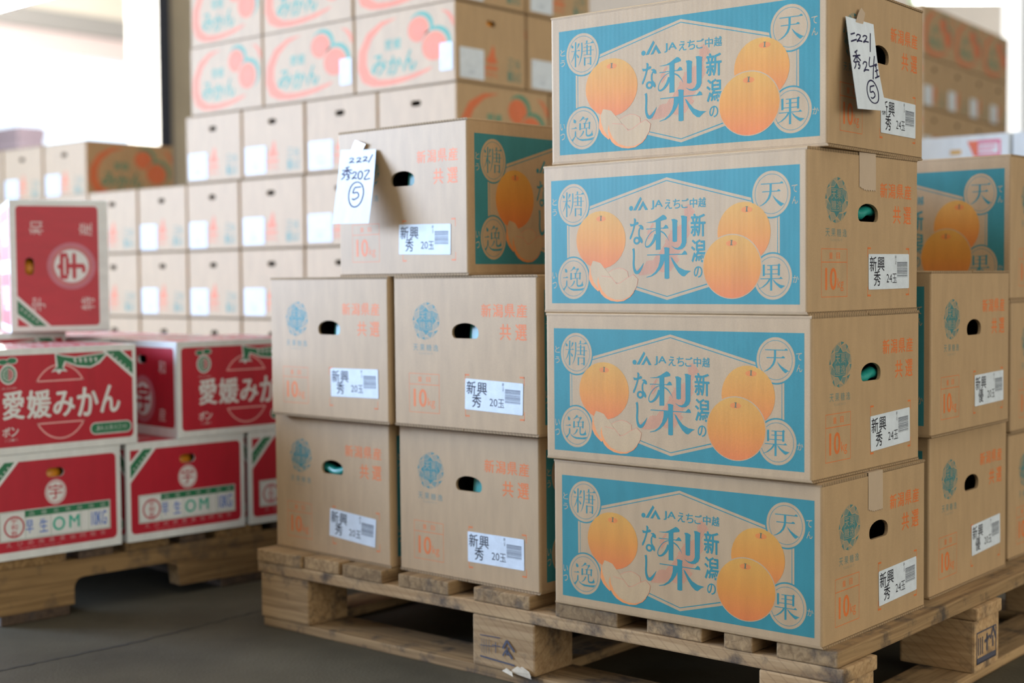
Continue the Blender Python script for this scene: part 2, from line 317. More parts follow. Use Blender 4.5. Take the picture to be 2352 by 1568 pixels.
def carton_mesh(name, L, W_, H, arts, holes, board, mats, inset=0.0045, merged=True, r=0.004):
    bm = bmesh.new(); lay = bm.verts.layers.float_color.new('ink')
    z0, z1 = inset, H - inset
    def V(p): v = bm.verts.new(p); v[lay] = (*board, 1); return v
    for key in ('ny', 'px', 'py', 'nx'):
        O, U, Z, N_, w = FACES[key](L, W_, H); O, U, N_ = Vector(O), Vector(U), Vector(N_)
        P = lambda u, z, d=0.0: O + U * u + Vector((0, 0, z)) + N_ * d
        if key in holes:
            h = [(x / 1000, y / 1000) for x, y in holes[key]]
            outer = [(r, z0), (w - r, z0), (w - r, z1), (r, z1)]
            tri = tessellate_polygon([[Vector((x, y, 0)) for x, y in outer], [Vector((x, y, 0)) for x, y in h]])
            vv = [V(P(x, y)) for x, y in outer + h]
            for t in tri:
                f = bm.faces.new([vv[i] for i in t]); f.normal_update()
                if f.normal.dot(N_) < 0: f.normal_flip()
            a = [V(P(x, y)) for x, y in h]; b = [V(P(x, y, -0.005)) for x, y in h]
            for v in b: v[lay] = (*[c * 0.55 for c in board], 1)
            for i in range(len(h)):
                f = bm.faces.new((a[i], a[(i + 1) % len(h)], b[(i + 1) % len(h)], b[i]))
            xs = [p[0] for p in h]; ys = [p[1] for p in h]
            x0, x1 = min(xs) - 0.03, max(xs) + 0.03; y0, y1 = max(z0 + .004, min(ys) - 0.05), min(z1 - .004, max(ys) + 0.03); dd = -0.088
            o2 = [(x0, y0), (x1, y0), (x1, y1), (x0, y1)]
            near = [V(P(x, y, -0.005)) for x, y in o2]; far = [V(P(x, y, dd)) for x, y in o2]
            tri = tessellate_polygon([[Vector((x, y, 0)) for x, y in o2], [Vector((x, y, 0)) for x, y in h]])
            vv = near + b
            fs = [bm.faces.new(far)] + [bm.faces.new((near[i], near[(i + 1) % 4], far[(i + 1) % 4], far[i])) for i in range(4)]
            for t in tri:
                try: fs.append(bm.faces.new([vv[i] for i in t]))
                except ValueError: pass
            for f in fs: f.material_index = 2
        else:
            bm.faces.new([V(P(r, z0)), V(P(w - r, z0)), V(P(w - r, z1)), V(P(r, z1))])
    cs = []
    for cx, cy, a0 in ((L / 2 - r, -W_ / 2 + r, -90), (L / 2 - r, W_ / 2 - r, 0), (-L / 2 + r, W_ / 2 - r, 90), (-L / 2 + r, -W_ / 2 + r, 180)):
        pts = [(cx + r * math.cos(math.radians(a0 + 22.5 * k)), cy + r * math.sin(math.radians(a0 + 22.5 * k))) for k in range(5)]; cs += pts
        lo = [V((x, y, z0)) for x, y in pts]; hi = [V((x, y, z1)) for x, y in pts]
        for i in range(4): bm.faces.new((lo[i], lo[i + 1], hi[i + 1], hi[i])).smooth = True
    for z, s in ((z0, -1), (z1, 1)):
        vv = [V((x, y, z)) for x, y in cs]; f = bm.faces.new(vv if s > 0 else vv[::-1]); f.material_index = 1
    if inset:
        for z in (0, 1):
            t_ = 0.0028 if not merged else inset / 2; zz = (0.0, t_, inset) if not z else (H - inset, H - t_, H)
            inner = (zz[1], zz[2]) if not z else (zz[0], zz[1]); outer = (zz[0], zz[1]) if not z else (zz[1], zz[2])
            n0 = len(bm.verts)
            fs = add_box(bm, -L / 2 + 0.0012, L / 2 - 0.0012, -W_ / 2 + 0.00005, W_ / 2 - 0.00005, inner[0] + 0.0002, inner[1] - 0.0002)
            if merged:
                for s in (-1, 1):
                    ya, yb = sorted((s * 0.0008, s * (W_ / 2)))
                    fs += add_box(bm, -L / 2 + 0.0005, L / 2 - 0.0005, ya, yb, outer[0] + 0.0002, outer[1])
            bm.verts.ensure_lookup_table()
            for v in bm.verts[n0:]: v[lay] = (*board, 1)
            for f in fs:
                f.normal_update()
                if abs(f.normal.x) > 0.5: f.material_index = 1
    for key, art in arts.items():
        O, U, Z, N_, w = FACES[key](L, W_, H)
        art.onto(bm, lay, O, U, Z, N_)
    return bm_mesh(bm, name, *mats)
def flap_mesh(L, W_, t, s, board):
    bm = bmesh.new(); lay = bm.verts.layers.float_color.new('ink')
    ya, yb = sorted((s * 0.0007, s * W_ / 2))
    fs = add_box(bm, -L / 2, L / 2, ya, yb, 0, t)
    es = [e for e in bm.edges if all(abs(v.co.y - s * W_ / 2) < 1e-6 for v in e.verts) and abs(e.verts[0].co.z - e.verts[1].co.z) < 1e-6 and e.verts[0].co.z > t / 2]
    bmesh.ops.bevel(bm, geom=es, offset=t * 0.85, segments=3, affect='EDGES', profile=0.5)
    for v in bm.verts: v[lay] = (*board, 1)
    bm.normal_update()
    for f in bm.faces:
        if abs(f.normal.x) > 0.5: f.material_index = 1
    return bm_mesh(bm, 'flap', M_BOARD, M_EDGE)
# --- pear carton artwork
GLYPH={
'nashi':[['P',[(195.9,129.9),(207.6,131.1),(214.6,133.9),(221.1,137.6),(225.4,140.1),(229.1,138.8),(232.1,135.8),(231.7,133.3),(220.5,131),(211.9,129.8),(203.3,129.3),(195.9,129.5)]],['P',[(212.9,131.6),(212.7,89.7),(221.1,90.1),(221.3,131.9)]],['P',[(195.8,119.7),(226.9,120.3),(226.9,121.5),(195.8,120.9)]],['P',[(224.8,120.4),(230.1,125.6),(233.1,124.3),(235.2,120.2),(224.8,119.7)]],['S',[(214,118.9,1.2),(207.5,116.8,1.15),(201,112.1,1.15),(195.5,104.4,1.2),(193.8,98.1,1.4),(195.7,94.6,2.15),(200.4,95.3,2.95),(205.3,99,3.9),(209.6,104.6,4.55),(212.9,112.2,4.9)]],['S',[(221.5,116.5,1.95),(226.9,113.7,2.15),(231.1,109.5,1.55),(234.3,105.2,0.75),(235.9,102,0.3)]],['P',[(240.2,133),(245,133.5),(249.2,132.2),(251.1,130.4),(250.2,127.7),(249.9,101.2),(245.9,100.1),(242.2,101.2),(241.8,129.2)]],['P',[(256.6,137.5),(261.3,137.7),(267.5,135.8),(267,132.7),(266.3,98.9),(263.7,93.6),(258.5,89.8),(252.2,89.1),(246.9,90.1),(241.7,93.3),(239.8,95),(245.9,92.3),(251.1,92.1),(255.4,94.5),(258,99.4),(257.8,133.2)]],['P',[(226.8,92.8),(231,93.3),(236.9,92.1),(236.3,87.8),(236.2,48.4),(232.5,47.5),(227.9,48.3),(228,90)]],['P',[(197,82),(258.4,82),(258.5,83.4),(197.1,83.4)]],['P',[(257.4,82.7),(262.7,87.9),(265.8,86.3),(267.5,82),(257.4,81.8)]],['P',[(220.3,82.6),(228.3,82.6),(228.3,75.1),(225.6,68.8),(220.2,61.5),(213.7,55.8),(206.1,51.8),(195.8,49.8),(195.8,50.7),(204,53),(211.6,58.3),(217,65.7),(219.7,73.8)]],['P',[(238.4,79.6),(241.6,77.6),(246.9,70.9),(253.1,64.3),(262.6,60.1),(274,58.6),(268.8,56.1),(262.5,51),(258.3,51.6),(252.1,56.4),(245.8,64.7),(240.5,74.1)]],['P',[(165.9,129.1),(171.5,128.3),(175.9,129.3),(179.2,131.7),(182,130.4),(181.4,127.8),(175.9,126.2),(171.5,125.1),(167.6,125)]],['P',[(173.2,136.4),(175.9,136.5),(177.6,133.8),(176.5,128.5),(174.2,121.2),(170.8,112.2),(168,106.7),(165.8,105.9),(165.8,109.3),(169.2,115.7),(172,122.9),(173.7,130.1),(173.9,133.7)]],['P',[(181.9,126.4),(186.9,126.9),(190.2,124.1),(191,119.7),(188,119.6),(184.7,121.2),(183.8,116.3),(184.1,110.9),(187.9,106.7),(189.5,102.3),(187.9,99.6),(184.6,102.1),(182.4,108.2),(181.1,112.6),(181.4,118.8),(183.6,122.5),(184.7,124.1),(181.9,125.1)]],['R',178.5,104,6.1,5.8,3.1],['S',[(171.8,92.5,4),(172.9,89,3.6),(173.1,79.2,3.4),(172.6,70.2,3.6),(173.6,63.1,3.95),(176.6,58,5.05),(181.1,58.2,4.95),(185.5,62.9,3.55),(188.8,67.6,1.8),(190.8,71.3,0.4)]],['P',[(185.4,167.7),(188,164.6),(177.7,148.3),(172.1,148.1)]],['P',[(190.1,161.6),(199,148.3),(194.1,147.9),(189.8,155.1),(185.4,148.1),(180.7,147.9)]]],
'dot':[['R',168.6,151.4,3.6,3.6,3.6]],
'ten':[['P',[(388.6,174.7),(423.5,174.8),(423.5,176.1),(388.6,176)]],['P',[(417.7,175.5),(420.7,177.9),(423,176.9),(423.8,174.9),(417.7,174.8)]],['P',[(390.7,164.1),(419.1,164.4),(419.1,165.7),(390.7,165.4)]],['P',[(413,165.2),(416.3,167.5),(418.8,166.1),(419.4,164.5),(413,164.4)]],['P',[(402.4,175.2),(405.9,175.2),(405.7,165.7),(404.9,160.4),(402.4,154.9),(397.3,149.9),(391.7,146.7),(387.1,145.4),(386,145.6),(390.5,147.7),(395.6,151.3),(399.6,156.3),(401.8,161.7),(402.4,165.7)]],['P',[(406.7,160.7),(408.5,158.5),(413,154.3),(419.6,150.1),(426.2,146.9),(423.5,146.6),(420.7,144.3),(418.8,144.8),(415.2,148),(410.7,153.2),(408,157.5)]]],
'ka':[['P',[(391.5,65.9),(391.4,50.2),(394.7,50.4),(394.7,66.1)]],['P',[(398.3,64.1),(415.1,64.4),(415.1,65.6),(398.4,65.2)]],['P',[(415.1,66.2),(415,50.8),(418.3,51),(418.3,66.4)]],['P',[(414,65.1),(417.3,67.3),(419.6,64.8),(417.3,64.1)]],['P',[(398.3,58.5),(415.1,58.8),(415.1,59.9),(398.4,59.6)]],['P',[(394.6,52.5),(415.1,52.7),(415.1,53.8),(394.7,53.6)]],['P',[(403.1,64.2),(403,30.4),(406.3,30.7),(406.5,64.4)]],['P',[(387.8,46.1),(422.3,46.4),(422.4,47.5),(387.9,47.3)]],['P',[(416.8,46.9),(419.8,49.4),(422.8,46.4),(416.8,46.2)]],['P',[(401.1,46.7),(403.4,46.9),(402.2,43.3),(398.3,39.1),(392.7,35.3),(385.9,32.8),(385,33.3),(390.4,35.6),(396.1,40),(399.4,43.6)]],['P',[(406.5,46.1),(409,45),(412.9,41.6),(418.4,38.6),(426.7,37),(424,35.6),(420.6,33.3),(418.4,34),(414,37.3),(410.1,41)]]],
'tou':[['P',[(45.8,180.5),(45.2,143),(47.8,143.1),(48.4,180.6)]],['P',[(38.8,166.4),(54.8,166.8),(54.8,167.7),(38.8,167.3)]],['P',[(50.9,167.5),(52.9,168.8),(55.2,166.7),(50.9,166.6)]],['P',[(39.1,176.8),(41.9,175.6),(43.3,173.9),(43,172.1),(41.2,171.6),(39.3,172.5)]],['P',[(51.3,178.1),(54.3,177.9),(54.6,176.7),(52.3,172.8),(49.7,169.5),(50.3,172.8)]],['S',[(45.7,165.6,2.3),(43.4,158.4,1.7),(41,154.3,1.15),(38.2,150.4,0.35)]],['P',[(48.3,162.6),(50.9,160.9),(53.3,158.2),(52.8,156.4),(51.2,156.1),(49.9,158.1)]],['S',[(58.5,178.5,2.4),(58.8,170.4,2.3),(58.4,162.9,2.2),(57,156.3,1.85),(54.7,149.6,1.25),(51.7,144.5,0.35)]],['P',[(66.6,181),(66.2,176.2),(68.8,176.1),(69.2,180.9)]],['P',[(63.7,175.6),(80.4,176),(80.4,176.9),(63.7,176.5)]],['P',[(74.3,176.6),(77.8,178.9),(80.7,176.1),(74.3,175.9)]],['P',[(61.7,170.5),(74.9,170.8),(74.9,171.7),(61.7,171.4)]],['P',[(60.3,164.9),(80.3,165.4),(80.3,166.3),(60.3,165.8)]],['P',[(61.6,159.2),(74.8,159.4),(74.8,160.3),(61.6,160.1)]],['P',[(66.9,174.7),(66.8,159.6),(69.3,159.6),(69.4,174.7)]],['P',[(73.6,172.3),(73.5,157.7),(75.9,157.8),(76,172.3)]],['P',[(62.4,155.9),(62.3,143.6),(64.9,143.6),(65,156)]],['P',[(65.1,154.3),(74.1,154.4),(74.2,155.3),(65.1,155.2)]],['P',[(73.3,156),(73,143.7),(75.7,143.7),(76,156)]],['P',[(68.6,145.4),(74.1,145.5),(74.1,146.5),(68.6,146.4)]]],
'itsu':[['P',[(42.3,64.9),(45.6,63.6),(47.2,61.4),(46.7,59.1),(44.6,58.4),(42.3,59.9)]],['P',[(38.3,50.2),(48.1,50.5),(48.1,51.6),(38.3,51.2)]],['P',[(42.9,51),(46.2,53.1),(48.8,50.6),(42.9,50.2)]],['S',[(45.8,46.8,1.75),(45.6,43.3,2.6),(45.4,38.7,2.7)]],['P',[(44.4,39.1),(46.7,39.3),(43.4,35),(40.4,30.7),(37.2,34.1),(40.1,34.8)]],['P',[(46.1,39.5),(49.3,36.9),(53.2,34.6),(59.7,33.8),(70.1,33.9),(80.1,35.4),(75.9,31.3),(67.5,31),(58.4,30.9),(53.2,32.6),(49.3,34.9)]],['P',[(51.5,60.4),(55.4,62.6),(58,65.8),(59.4,68),(62.9,66.1),(61.2,64.5),(58.6,63.1),(54.7,61.1)]],['P',[(60.9,63.2),(67.7,63.4),(67.7,64.3),(60.9,64.2)]],['P',[(65.1,63.7),(68,65.6),(69.8,63.4),(67.7,61.8),(65.1,58.1),(63.1,57.8),(65.1,61.2)]],['P',[(52.9,57.9),(52.6,47.5),(55.6,47.7),(55.9,58.1)]],['P',[(59.2,56.4),(71.5,56.9),(71.5,57.8),(59.3,57.3)]],['P',[(70.3,58.7),(70.1,47.8),(72.6,48),(72.8,58.8)]],['P',[(69.6,57.4),(71.9,59.3),(74.1,57.1),(71.8,56)]],['P',[(55.6,49),(70.8,49.7),(70.8,50.6),(55.6,49.9)]],['P',[(61.7,57.9),(61.5,49.8),(64,50),(64.3,58.1)]],['S',[(60.8,46.2,2.5),(59.5,43.1,2.3),(56.5,39.4,1.5),(51.9,36.6,0.35)]],['P',[(65,49.8),(67,49.9),(67,41.1),(68.2,39.4),(71.4,39.6),(74,40.8),(75.6,43.6),(76.6,46.7),(76.9,41.7),(78.2,40),(76.9,37.9),(72.7,37),(67.5,36.8),(65.3,38.4),(64.8,40.9)]]],
'map':[['P',[(263.9,149.9),(269.1,154.4),(274.3,150.3),(281.5,141.9),(275.3,137.3),(269,126.7),(273.1,114.8),(266.9,103.3),(266.8,95.5),(257.4,88),(249,78.9),(253.7,75.7),(252.1,72.1),(245.8,68.2),(238.3,59),(222.3,57.2),(215.9,62.1),(207.3,56.3),(194.2,53.7),(182.1,52.9),(177.2,62.5),(188.8,66.7),(198.7,74.8),(207.3,74.8),(216,84.1),(224.6,93.4),(231.1,104.2),(238.6,116.8),(247,120.6),(257.6,125.4),(262.8,137.8),(261.8,145.5)]],['P',[(197.8,116.9),(202.1,123.2),(207.6,129.6),(209.7,126.2),(204.3,118.9),(209.7,115.6),(198.8,103.6)]]]}

EMB={'star':[(77.2,177.3),(84.2,170.4),(95.3,170.8),(95,162.2),(101.7,154.2),(93.8,147.7),(93.4,138.1),(84.3,136.8),(77.2,129.8),(70.5,136.5),(60.3,137.3),(60,147.5),(53.5,154.1),(61.2,160.4),(61.6,170.6),(70.4,170.9)],
'dark':[[(79.2,185.2),(88.8,183.6),(79.7,179.8)],[(92.9,182),(99.7,177.5),(95.4,172.9)],[(56.3,175.1),(58.9,172.2),(50,167.8)],[(48.5,162.7),(51.1,154.7),(45.5,154.2)],[(103.8,152.8),(109.4,153),(107,144.6)],[(106.1,139.1),(99.5,132),(95.5,136.1)],[(58.9,134.2),(62.2,123.4),(54.7,130.4)],[(74.3,127.7),(74.8,121.9),(66,124.2)]],
'mid':[[(67.4,181.6),(76.1,177.6),(70.5,171.9),(60.9,171.6),(64.1,177.4)],[(96,169.8),(106.4,166.1),(102.5,155.6),(95.6,161.2)],[(52.8,152),(60,146.1),(59,138),(49,142.1)],[(80,130.2),(82.9,135.4),(94.1,135.7),(88.1,124.9)]],
'light':[[(77.8,185.1),(68.1,182.3),(77.5,178.3)],[(79.6,178.8),(92.9,181.7),(94.6,171.8),(84.9,171.5)],[(95.3,171.8),(100.4,176.2),(105.7,168.1)],[(49.3,167.1),(60.2,170.2),(60.3,161),(52.2,155.4)],[(103.1,152.8),(106.3,144.6),(94.8,137.1),(95.2,148.5)],[(102.4,154.9),(107.7,165.4),(109.5,154.4)],[(49.7,141.1),(59.7,137),(54.7,131.8)],[(60.3,136),(69.2,136.2),(75.8,129.5),(63.3,123.8)],[(46.8,153.2),(52.1,152.3),(47.8,144.5)],[(90.9,125.6),(94.7,135.4),(99.5,131.7)],[(75.5,121.9),(76.4,127.8),(86.7,124.5)],[(56.3,175.1),(66,181.6),(61,172.6)]],
'rect':[(62.4,168.2),(93.6,169),(92.5,138.8),(61.4,138.7)]}

def pear_front():
    a = Art(); K, T = KR, TEAL
    a.rect(16, 11.8, 448.8, 199.1, T, 0)
    hexo = [(46.8, 146.4), (232.1, 193.4), (418.2, 146.5), (418.2, 65.2), (232.1, 17.4), (46.8, 65.5)]
    hexi = [(50.6, 142.6), (232.1, 188.8), (414.6, 142.7), (414.6, 69.0), (232.1, 22.4), (50.6, 69.3)]
    a.poly(hexo, K, 1)
    a.line(hexi + [hexi[0]], 1.3, T, 2); 
    for cx, cy in ((59.6, 161.4), (58.8, 49.6), (405.0, 161.6), (407.0, 49.4)):
        a.ell(cx, cy, 32.2, 33.4, T, 3); a.ell(cx, cy, 29.9, 31.2, K, 4); a.ring(cx, cy, 26.0, 27.2, 0.75, T, 5)
    a.glyph(GLYPH['tou'], T, 6); a.glyph(GLYPH['itsu'], T, 6); a.glyph(GLYPH['ten'], T, 6); a.glyph(GLYPH['ka'], T, 6)
    top, mid, low = (0.56, 0.275, 0.045), (0.60, 0.225, 0.032), (0.63, 0.158, 0.036)
    def stem(x, y, k=1.0):
        a.ell(x, y - 1, 9 * k, 4.0 * k, (0.62, 0.185, 0.036), 10); a.line([(x - 0.3, y - 3.4), (x + 0.3, y + 3.4)], 2.1, (0.10, 0.12, 0.055), 11)
        a.line([(x - 2, y + 3.4), (x + 2, y + 3.2)], 0.8, (0.10, 0.12, 0.055), 11); a.line([(x - 2, y - 3.4), (x + 2, y - 3.2)], 0.8, (0.10, 0.12, 0.055), 11)
    a.shaded(111.6, 106.8, 46.5, 42.9, top, mid, low, 7)
    a.shaded(361.2, 110.6, 42.8, 42.2, top, mid, low, 7); 
    a.ell(341.9, 64.2, 48.6, 45.2, K, 8); a.shaded(341.8, 64.0, 47.3, 43.9, top, mid, low, 9)
    stem(112.5, 139); stem(366.3, 142.8); stem(341.4, 97.2)
    # cut slices
    SK = (0.70, 0.25, 0.07); FL = (0.475, 0.315, 0.16); LN = (0.62, 0.20, 0.11)
    back = [(96.6, 75.7), (103, 74.6), (111.3, 72.2), (118, 65), (125.8, 57.6), (130, 52), (120, 44), (106.2, 34.1), (98, 44), (93, 56), (92, 66)]
    a.poly([(91.6, 69), (89.2, 58), (89.2, 48), (93.9, 40), (100, 34.5), (107, 29.5), (112, 40), (100, 62)], SK, 10)
    a.poly(back, FL, 11)
    mid_s = [(125.8, 57.6), (134, 62), (145.1, 64.6), (154, 63), (161.7, 58.8), (162.8, 50.3), (150, 42), (138, 44)]
    a.poly(mid_s, FL, 11); a.line(mid_s[:6], 0.55, LN, 12)
    fr = [(107.0, 51), (113, 53.2), (131.8, 50.7), (141.4, 40.9), (149.7, 43.4), (159.3, 49.1), (172.3, 54.6), (180.4, 47.6), (178, 37), (172, 28.5), (164, 21.5), (152, 17.2), (138, 17.5), (124, 22.5), (114, 31.5), (108.5, 42)]
    a.poly([(106.6, 52), (104.9, 43), (107, 34), (112, 26), (119, 20.4), (130, 16), (142, 14.4), (154, 15.6), (166, 21.5), (173.5, 28.8), (168, 27), (120, 28)], SK, 12)
    a.poly(fr, FL, 13); a.line(fr[1:8], 0.6, LN, 14); a.line(fr[7:12], 0.45, LN, 14)
    # growers' mark, name and place
    a.glyph(GLYPH['nashi'], T, 6)
    d = GLYPH['dot'][0]; a.ell(d[1], d[2], d[3], d[4], T, 6)
    a.text('JA', 204.2, 148.2, 225.5, 161.6, T, 6, 0.02); a.row('えちご中越', 228.5, 148.0, 299.2, 161.8, T, 6, 0.022, 0.12)
    a.text('新', 273.3, 107, 298.7, 139.7, T, 6, 0.03); a.text('潟', 274, 70.6, 298.5, 103.2, T, 6, 0.03); a.text('の', 278.5, 49, 293.1, 65.5, T, 6, 0.02)
    for pp in GLYPH['map']: a.hatch(pp[1], math.radians(52), 2.05, 0.75, (0.60, 0.165, 0.09), 5)
    for ch, x, y in (('と', 22.9, 166.7), ('う', 22.8, 150.8), ('い', 22.0, 54.4), ('つ', 21.9, 39.5), ('て', 440.8, 167.2), ('ん', 441.4, 151.7), ('か', 442.6, 46.1)):
        a.text(ch, x - 4.4, y - 5, x + 4.4, y + 5, tuple(c * 1.1 for c in K), 6, -0.008)
    return a
def pear_end(dv):
    a = Art(); O1 = ORG; T = TEAL2
    em = Art(); cx, cy = 78.0, 153.8
    mixc = lambda k: tuple(T[i] * k + KR[i] * (1 - k) for i in range(3))
    for q in EMB['light']: em.poly(q, mixc(0.42), 1)
    for q in EMB['mid']: em.poly(q, mixc(0.74), 1)
    for q in EMB['dark']: em.poly(q, mixc(0.95), 1)
    em.poly(EMB['star'], mixc(1.0), 2)
    r = EMB['rect']; x0, x1 = min(p[0] for p in r), max(p[0] for p in r); y0, y1 = min(p[1] for p in r), max(p[1] for p in r); LNC = mixc(0.25)
    em.frame(x0, y0, x1, y1, 0.8, LNC, 3); mx, my = (x0 + x1) / 2, (y0 + y1) / 2
    for ch, q in (('天', (x0 + 2, my + 1, mx - 1, y1 - 2)), ('果', (mx + 1, my + 1, x1 - 2, y1 - 2)), ('糖', (x0 + 2, y0 + 2, mx - 1, my - 1)), ('逸', (mx + 1, y0 + 2, x1 - 2, my - 1))):
        em.text(ch, q[0], q[1], q[2], q[3], LNC, 3, -0.012)
    a.it += em.scaled(1, 1, 0, dv).it
    a.row('天果糖逸', 46.7, 103.5 + dv, 105.8, 114.5 + dv, mixc(0.85), 1, -0.008, 0.35)
    a.row('てんかとういつ', 59, 97.4 + dv, 92, 100.6 + dv, mixc(0.7), 1, -0.015, 0.3)
    a.row('新潟県産', 204.2, 161.5 + dv, 302.6, 183 + dv, O1, 1, 0.022, 0.14); a.row('共選', 244.1, 125 + dv, 302, 151 + dv, O1, 1, 0.022, 0.35)
    a.frame(35.5, 20.8, 107.5, 87.1, 0.9, O1, 1); a.rect(36, 68, 107, 69.1, O1, 1)
    a.row('量目', 57.0, 73.2, 86.6, 81.6, O1, 1, 0.01, 1.1)
    a.text('10', 46.0, 30.2, 77.7, 61.2, O1, 1, 0.03); a.text('kg', 80, 28.6, 97, 46.5, O1, 1, -0.006)
    for x, sx in ((166.5, 1), (296, -1)):
        for y, sy in ((90, -1), (20.2, 1)):
            xa, xb = sorted((x, x + sx * 1.2)); ya, yb = sorted((y, y + sy * 14)); a.rect(xa, ya, xb, yb, O1, 1)
            xa, xb = sorted((x, x + sx * 10)); ya, yb = sorted((y, y + sy * 2.6)); a.rect(xa, ya, xb, yb, O1, 1)
    return a
def sticker_art(grade, count):
    a = Art(); Kb = (0.012, 0.012, 0.02)
    a.text('新', 3.2, 25.5, 24, 47.3, Kb, 0, 0.012); a.text('興', 26.8, 25.8, 48.4, 46.8, Kb, 0, 0.012); a.text(grade, 15.5, 4.6, 36.4, 26.4, Kb, 0, 0.014)
    a.text(count, 54.5, 9.4, 71.5, 21.6, Kb, 0, -0.004); a.text('玉', 72.8, 8.6, 86.4, 22.2, Kb, 0, 0.006)
    rnd = random.Random(3); y = 16.8
    while y < 39.2:
        h = rnd.choice((0.35, 0.35, 0.6, 0.9)); a.rect(87.8, y, 120.6, y + h, (0.06, 0.07, 0.09), 0); y += h + rnd.choice((0.35, 0.4, 0.7))
    a.text('箱', 81, 44, 85.6, 48.6, Kb, 0, -0.01, rot=-90); a.text('10K', 82, 34.5, 85.2, 42.5, Kb, 0, -0.01, rot=-90)
    return a
def rr(x0, y0, x1, y1, r):
    t = Art().rrect(x0, y0, x1, y1, r, WHITE, 0); return t.it[0][0]
PL, PW = 0.461, 0.3247
H24, H20 = 0.2255, 0.2555
END_M = Matrix(((0, 0, 1, PL / 2), (1, 0, 0, -PW / 2), (0, 1, 0, 0), (0, 0, 0, 1)))     # a part's XY on the +X end
def sheet_pleats(z0):
    """green packing sheet standing in pleats just inside the hand hole"""
    bm = bmesh.new(); n = 16
    lo, hi = [], []
    for i in range(n + 1):
        y = 0.000 + 0.044 * i / n; d = -0.0075 - 0.004 * (i % 2) - 0.008 * (1 - i / n)
        lo.append(bm.verts.new((PL / 2 + d, y, z0 - 0.02))); hi.append(bm.verts.new((PL / 2 + d - 0.010, y - 0.004, z0 + 0.045)))
    for i in range(n): bm.faces.new((lo[i], lo[i + 1], hi[i + 1], hi[i])).smooth = True
    return bm_mesh(bm, 'packing_sheet', M_SHEET)
def sheet_roll(z):
    """rolled edge of the green packing sheet behind the hand hole"""
    bm = bmesh.new(); R = []
    for i in range(9):
        y = -0.045 + 0.09 * i / 8; R.append([bm.verts.new((PL / 2 - 0.017 + 0.009 * math.cos(a), y, z + 0.004 * math.sin(i * 1.1) + (0.008 + 0.001 * (i % 2)) * math.sin(a))) for a in [2 * math.pi * k / 12 for k in range(12)]])
    for p, q in zip(R, R[1:]):
        for k in range(12): bm.faces.new((p[k], p[(k + 1) % 12], q[(k + 1) % 12], q[k])).smooth = True
    bm.faces.new(R[0]); bm.faces.new(R[-1][::-1])
    return bm_mesh(bm, 'packing_sheet', M_SHEET)
def make_pear(kind):
    H = H24 if kind == 24 else H20; dv = 0 if kind == 24 else 22; off = 2.8 if kind == 24 else 4.2
    root = empty('pear_carton')
    fa = pear_front() if kind == 24 else pear_front().scaled(1, 1.14, 0, 0.5)
    fa = fa.scaled(1, 1, 0, off); ea = pear_end(dv).scaled(1, 1, 0, off)
    hole = arch_hole(138.2, 198, 126 + dv + off, 151.6 + dv + off)
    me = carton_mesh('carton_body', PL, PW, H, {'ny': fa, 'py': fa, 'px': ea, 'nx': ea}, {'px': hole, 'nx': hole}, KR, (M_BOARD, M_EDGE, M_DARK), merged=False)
    obj('body', me, root)
    for s in (-1, 1):
        f = obj('top_flap', flap_mesh(PL - 0.001, PW, 0.0028, s, KR), root); f.location = (0.0006 * s, 0, H - 0.0028)
        f = obj('bottom_flap', flap_mesh(PL - 0.001, PW, 0.0028, s, KR), root); f.rotation_euler = (math.pi, 0, 0); f.location = (0.0004, 0, 0.0028)
    return root
pear24, pear20 = make_pear(24), make_pear(20)
_stk = {}
ZC24, ZC20 = 0.1408, 0.1642
SH_HIGH, SH_LOW, SH_PLEAT, SH_BAND = sheet_roll(ZC24 + 0.003), sheet_roll(ZC24 - 0.006), sheet_pleats(ZC20 - 0.012), sheet_roll(ZC20 - 0.006)
def put_sheet(root, me): return obj('packing_sheet', me, root)
def put_sticker(root, grade, count, x, y, tilt=0.0):
    k = (grade, count)
    if k not in _stk: _stk[k] = flatmesh('sticker', sticker_art(grade, count), M_PAPER, 0.0002, rr(0, 0, 126, 50.6, 2))
    o = obj('sticker_label', _stk[k], root)
    o.matrix_local = END_M @ Matrix.Translation((x / 1000, y / 1000, 0.0005)) @ Matrix.Rotation(math.radians(tilt), 4, 'Z'); return o
def put_tape(root, H, x0, x1, y, mat, over=0.04):
    """strip of tape folded over the top edge, torn on the cutter's teeth at its lower end"""
    bm = bmesh.new(); w = x1 - x0; n = 14; d = 0.0007
    def P(u, v):  # metres; v above H runs back over the lid
        if v <= H: return (PL / 2 + d, -PW / 2 + u, v)
        return (PL / 2 + d - (v - H), -PW / 2 + u, H + 0.0003)
    rows = [[y + (0.0022 if i % 2 else 0) + 0.012 * max(0, 0.35 - i / n) for i in range(n + 1)], [H - 0.02] * (n + 1), [H + 0.0003] * (n + 1), [H + over] * (n + 1)]
    R = [[bm.verts.new(P(x0 + w * i / n, r[i])) for i in range(n + 1)] for r in rows]
    for a, b in zip(R, R[1:]):
        for i in range(n): bm.faces.new((a[i], a[i + 1], b[i + 1], b[i]))
    return obj('tape_strip', bm_mesh(bm, 'tape_strip', mat), root)
ZP = 0.146
